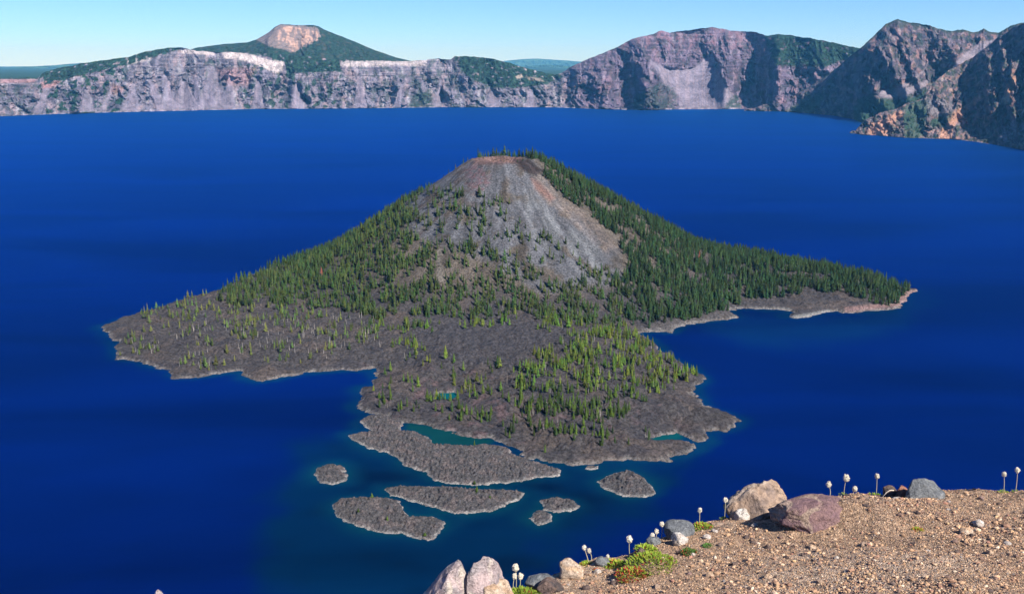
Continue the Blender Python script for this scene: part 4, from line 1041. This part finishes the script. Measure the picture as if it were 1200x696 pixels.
SH = [
 (604,651,686,'tallest left seed head of the three beside the split pale boulders',0,0,10),
 (603,661,686,'lower stubby seed head under the tallest one beside the split pale boulders',0,0,8),
 (610,663,686,'right hand seed head of the three beside the split pale boulders',0,1,9),
 (669,645,658,'single seed head rising behind the rounded orange tan stone',0,0,7),
 (684,634,656,'left seed head of the leaning pair right of the rounded orange tan stone',9,-6,7),
 (690,639,656,'right seed head of the leaning pair right of the rounded orange tan stone',0,-2,7),
 (712,645,656,'shortest seed head above the small blue grey stone',0,0,5),
 (737,625,649,'tall seed head with a large globe between the orange tan stone and the block',0,-1,9.5),
 (763,616,632,'first of three seed heads left of the square topped block',0,0,8),
 (768,612,630,'second of three seed heads left of the square topped block',0,0,7),
 (775,610,629,'third of three seed heads left of the square topped block',0,0,7),
 (790,603,616,'seed head standing just behind the square topped block',0,0,6.5),
 (819,595,616,'seed head rising from the wide leafy patch right of the square topped block',0,0,7),
 (849,582,607,'seed head on a straight stem left of the big layered tan boulder',12,0,7),
 (859,580,603,'seed head against the dark side of the big layered tan boulder',0,0,5),
 (874,580,604,'seed head in front of the big layered tan boulder',0,0,6),
 (970,564,582,'oval seed head at the left top of the purple red boulder',0,-2,7.5),
 (990,556,578,'double white seed head above yellow green leaves behind the purple red boulder',10,1,9),
 (1001,570,580,'short seed head just above the purple red boulder',0,0,7),
 (1024,550,576,'tall seed head with the widest leaves between the purple red boulder and the stone pile',20,-1,6.5),
 (1174,556,577,'left seed head of the pair at the far right skyline',10,-2,6),
 (1189,552,576,'right seed head of the pair at the far right skyline',8,-1,6.5),
]
for i, (px, yt, yb, lab, lv, ln, hp) in enumerate(SH): seedhead(px, yt, yb, lab, lv, i, ln, hp)
CL = [ # px, py(base centre), width px, height factor, red share, label
 (765,662,70,.9,.06,'largest green leafy clump in the middle of the ledge edge'),
 (742,672,46,.9,.55,'leafy clump turning bright red at the left of the largest clump'),
 (722,658,30,1.0,.1,'green leafy clump left of the red one, under the tall seed head'),
 (757,646,30,1.0,.05,'yellow green leafy clump just above the largest clump'),
 (612,694,40,1.0,.04,'bright green leafy clump under the three lowest seed heads'),
 (634,688,18,.8,.0,'small green tuft right of the three lowest seed heads'),
 (688,658,16,.9,.1,'small green tuft at the foot of the leaning pair of seed heads'),
 (808,648,20,.8,.15,'dark green tuft in front of the square topped block'),
 (823,620,34,.8,.08,'wide green leafy patch right of the square topped block'),
 (790,622,12,.8,.0,'tiny green tuft on top of the square topped block'),
 (830,640,14,.7,.0,'tiny dark green tuft on gravel below the wide leafy patch'),
 (880,606,26,.9,.0,'green leafy clump in front of the big layered tan boulder'),
 (907,600,24,.9,.1,'yellow green leafy clump at the right foot of the big layered tan boulder'),
 (1076,622,14,.8,.3,'small yellowish tuft on the open gravel'),
 (676,696,14,.7,.1,'small green tuft at the bottom edge of the ledge'),
 (1056,570,10,.6,.8,'tiny red leaved tuft in the stone pile'),
 (700,664,10,.6,.7,'tiny red tuft near the small blue grey stone'),
]
for i, (px, py, wpx, hh, red, lab) in enumerate(CL):
    x, y = map(float, on_ground(px, py)); z = gz(x, y); m = math.sqrt(x*x+y*y+4)/F
    dk = 'dark' in lab
    v, f, c = leaf_mesh(900+i, wpx*m/2, int(60+wpx*14), c=(.07, .15, .03) if dk else (.15, .25, .03), c2=(.1, .2, .05) if dk else (.32, .38, .05), h=hh, red=red)
    o = link('leafy_plant', raw_mesh('leafy_plant', v, f, c, False), M_LEAF); o.location = (x, y, z-.003)
    tag(o, lab, 'plant')
# bleached curved root
x, y = map(float, on_ground(1042, 586)); V = []; Fc = []
for i in range(15):
    a = 1.1+i/14*2.6; p = (.045*math.cos(a)+.0, .012*math.sin(2*a), .06*math.sin(a)-.01)
    for j in range(6): V.append((p[0]+.004*math.cos(j*1.047)*abs(math.cos(a)*.3+.8), p[1]+.004*math.sin(j*1.047), p[2]+.002*math.cos(j*1.047)))
for i in range(14):
    for j in range(6): Fc.append((i*6+j, i*6+(j+1) % 6, i*6+6+(j+1) % 6, i*6+6+j))
o = link('root', raw_mesh('root', np.array(V), np.array(Fc), None, True), veg_mat('bleached_root', (.6, .5, .4), 1, 1)); o.location = (x, y, gz(x, y))
tag(o, 'bleached curved root sticking out of the stone pile on the skyline', 'root')

# ------------------------------------------------------------------ haze
hm = bpy.data.materials.new('thin_blue_air'); hm.use_nodes = True; nt = hm.node_tree; nt.nodes.clear()
out = nt.nodes.new('ShaderNodeOutputMaterial'); pv = nt.nodes.new('ShaderNodeVolumePrincipled')
pv.inputs['Color'].default_value = (.12, .50, 1.0, 1); pv.inputs['Absorption Color'].default_value = (1, 1, 1, 1); pv.inputs['Density'].default_value = 1.8e-5; pv.inputs['Anisotropy'].default_value = 0.1
nt.links.new(pv.outputs[0], out.inputs['Volume'])
bx0, bx1, by0, by1, bz0, bz1 = -60000, 60000, -1500, 64000, -8, 1400
V = np.array([(x, y, z) for x in (bx0, bx1) for y in (by0, by1) for z in (bz0, bz1)], float)
Fh = np.array([(0,1,3,2),(4,6,7,5),(0,4,5,1),(2,3,7,6),(0,2,6,4),(1,5,7,3)])
ho = link('haze', raw_mesh('haze', V, Fh, None, False), hm); tag(ho, kind='stuff')
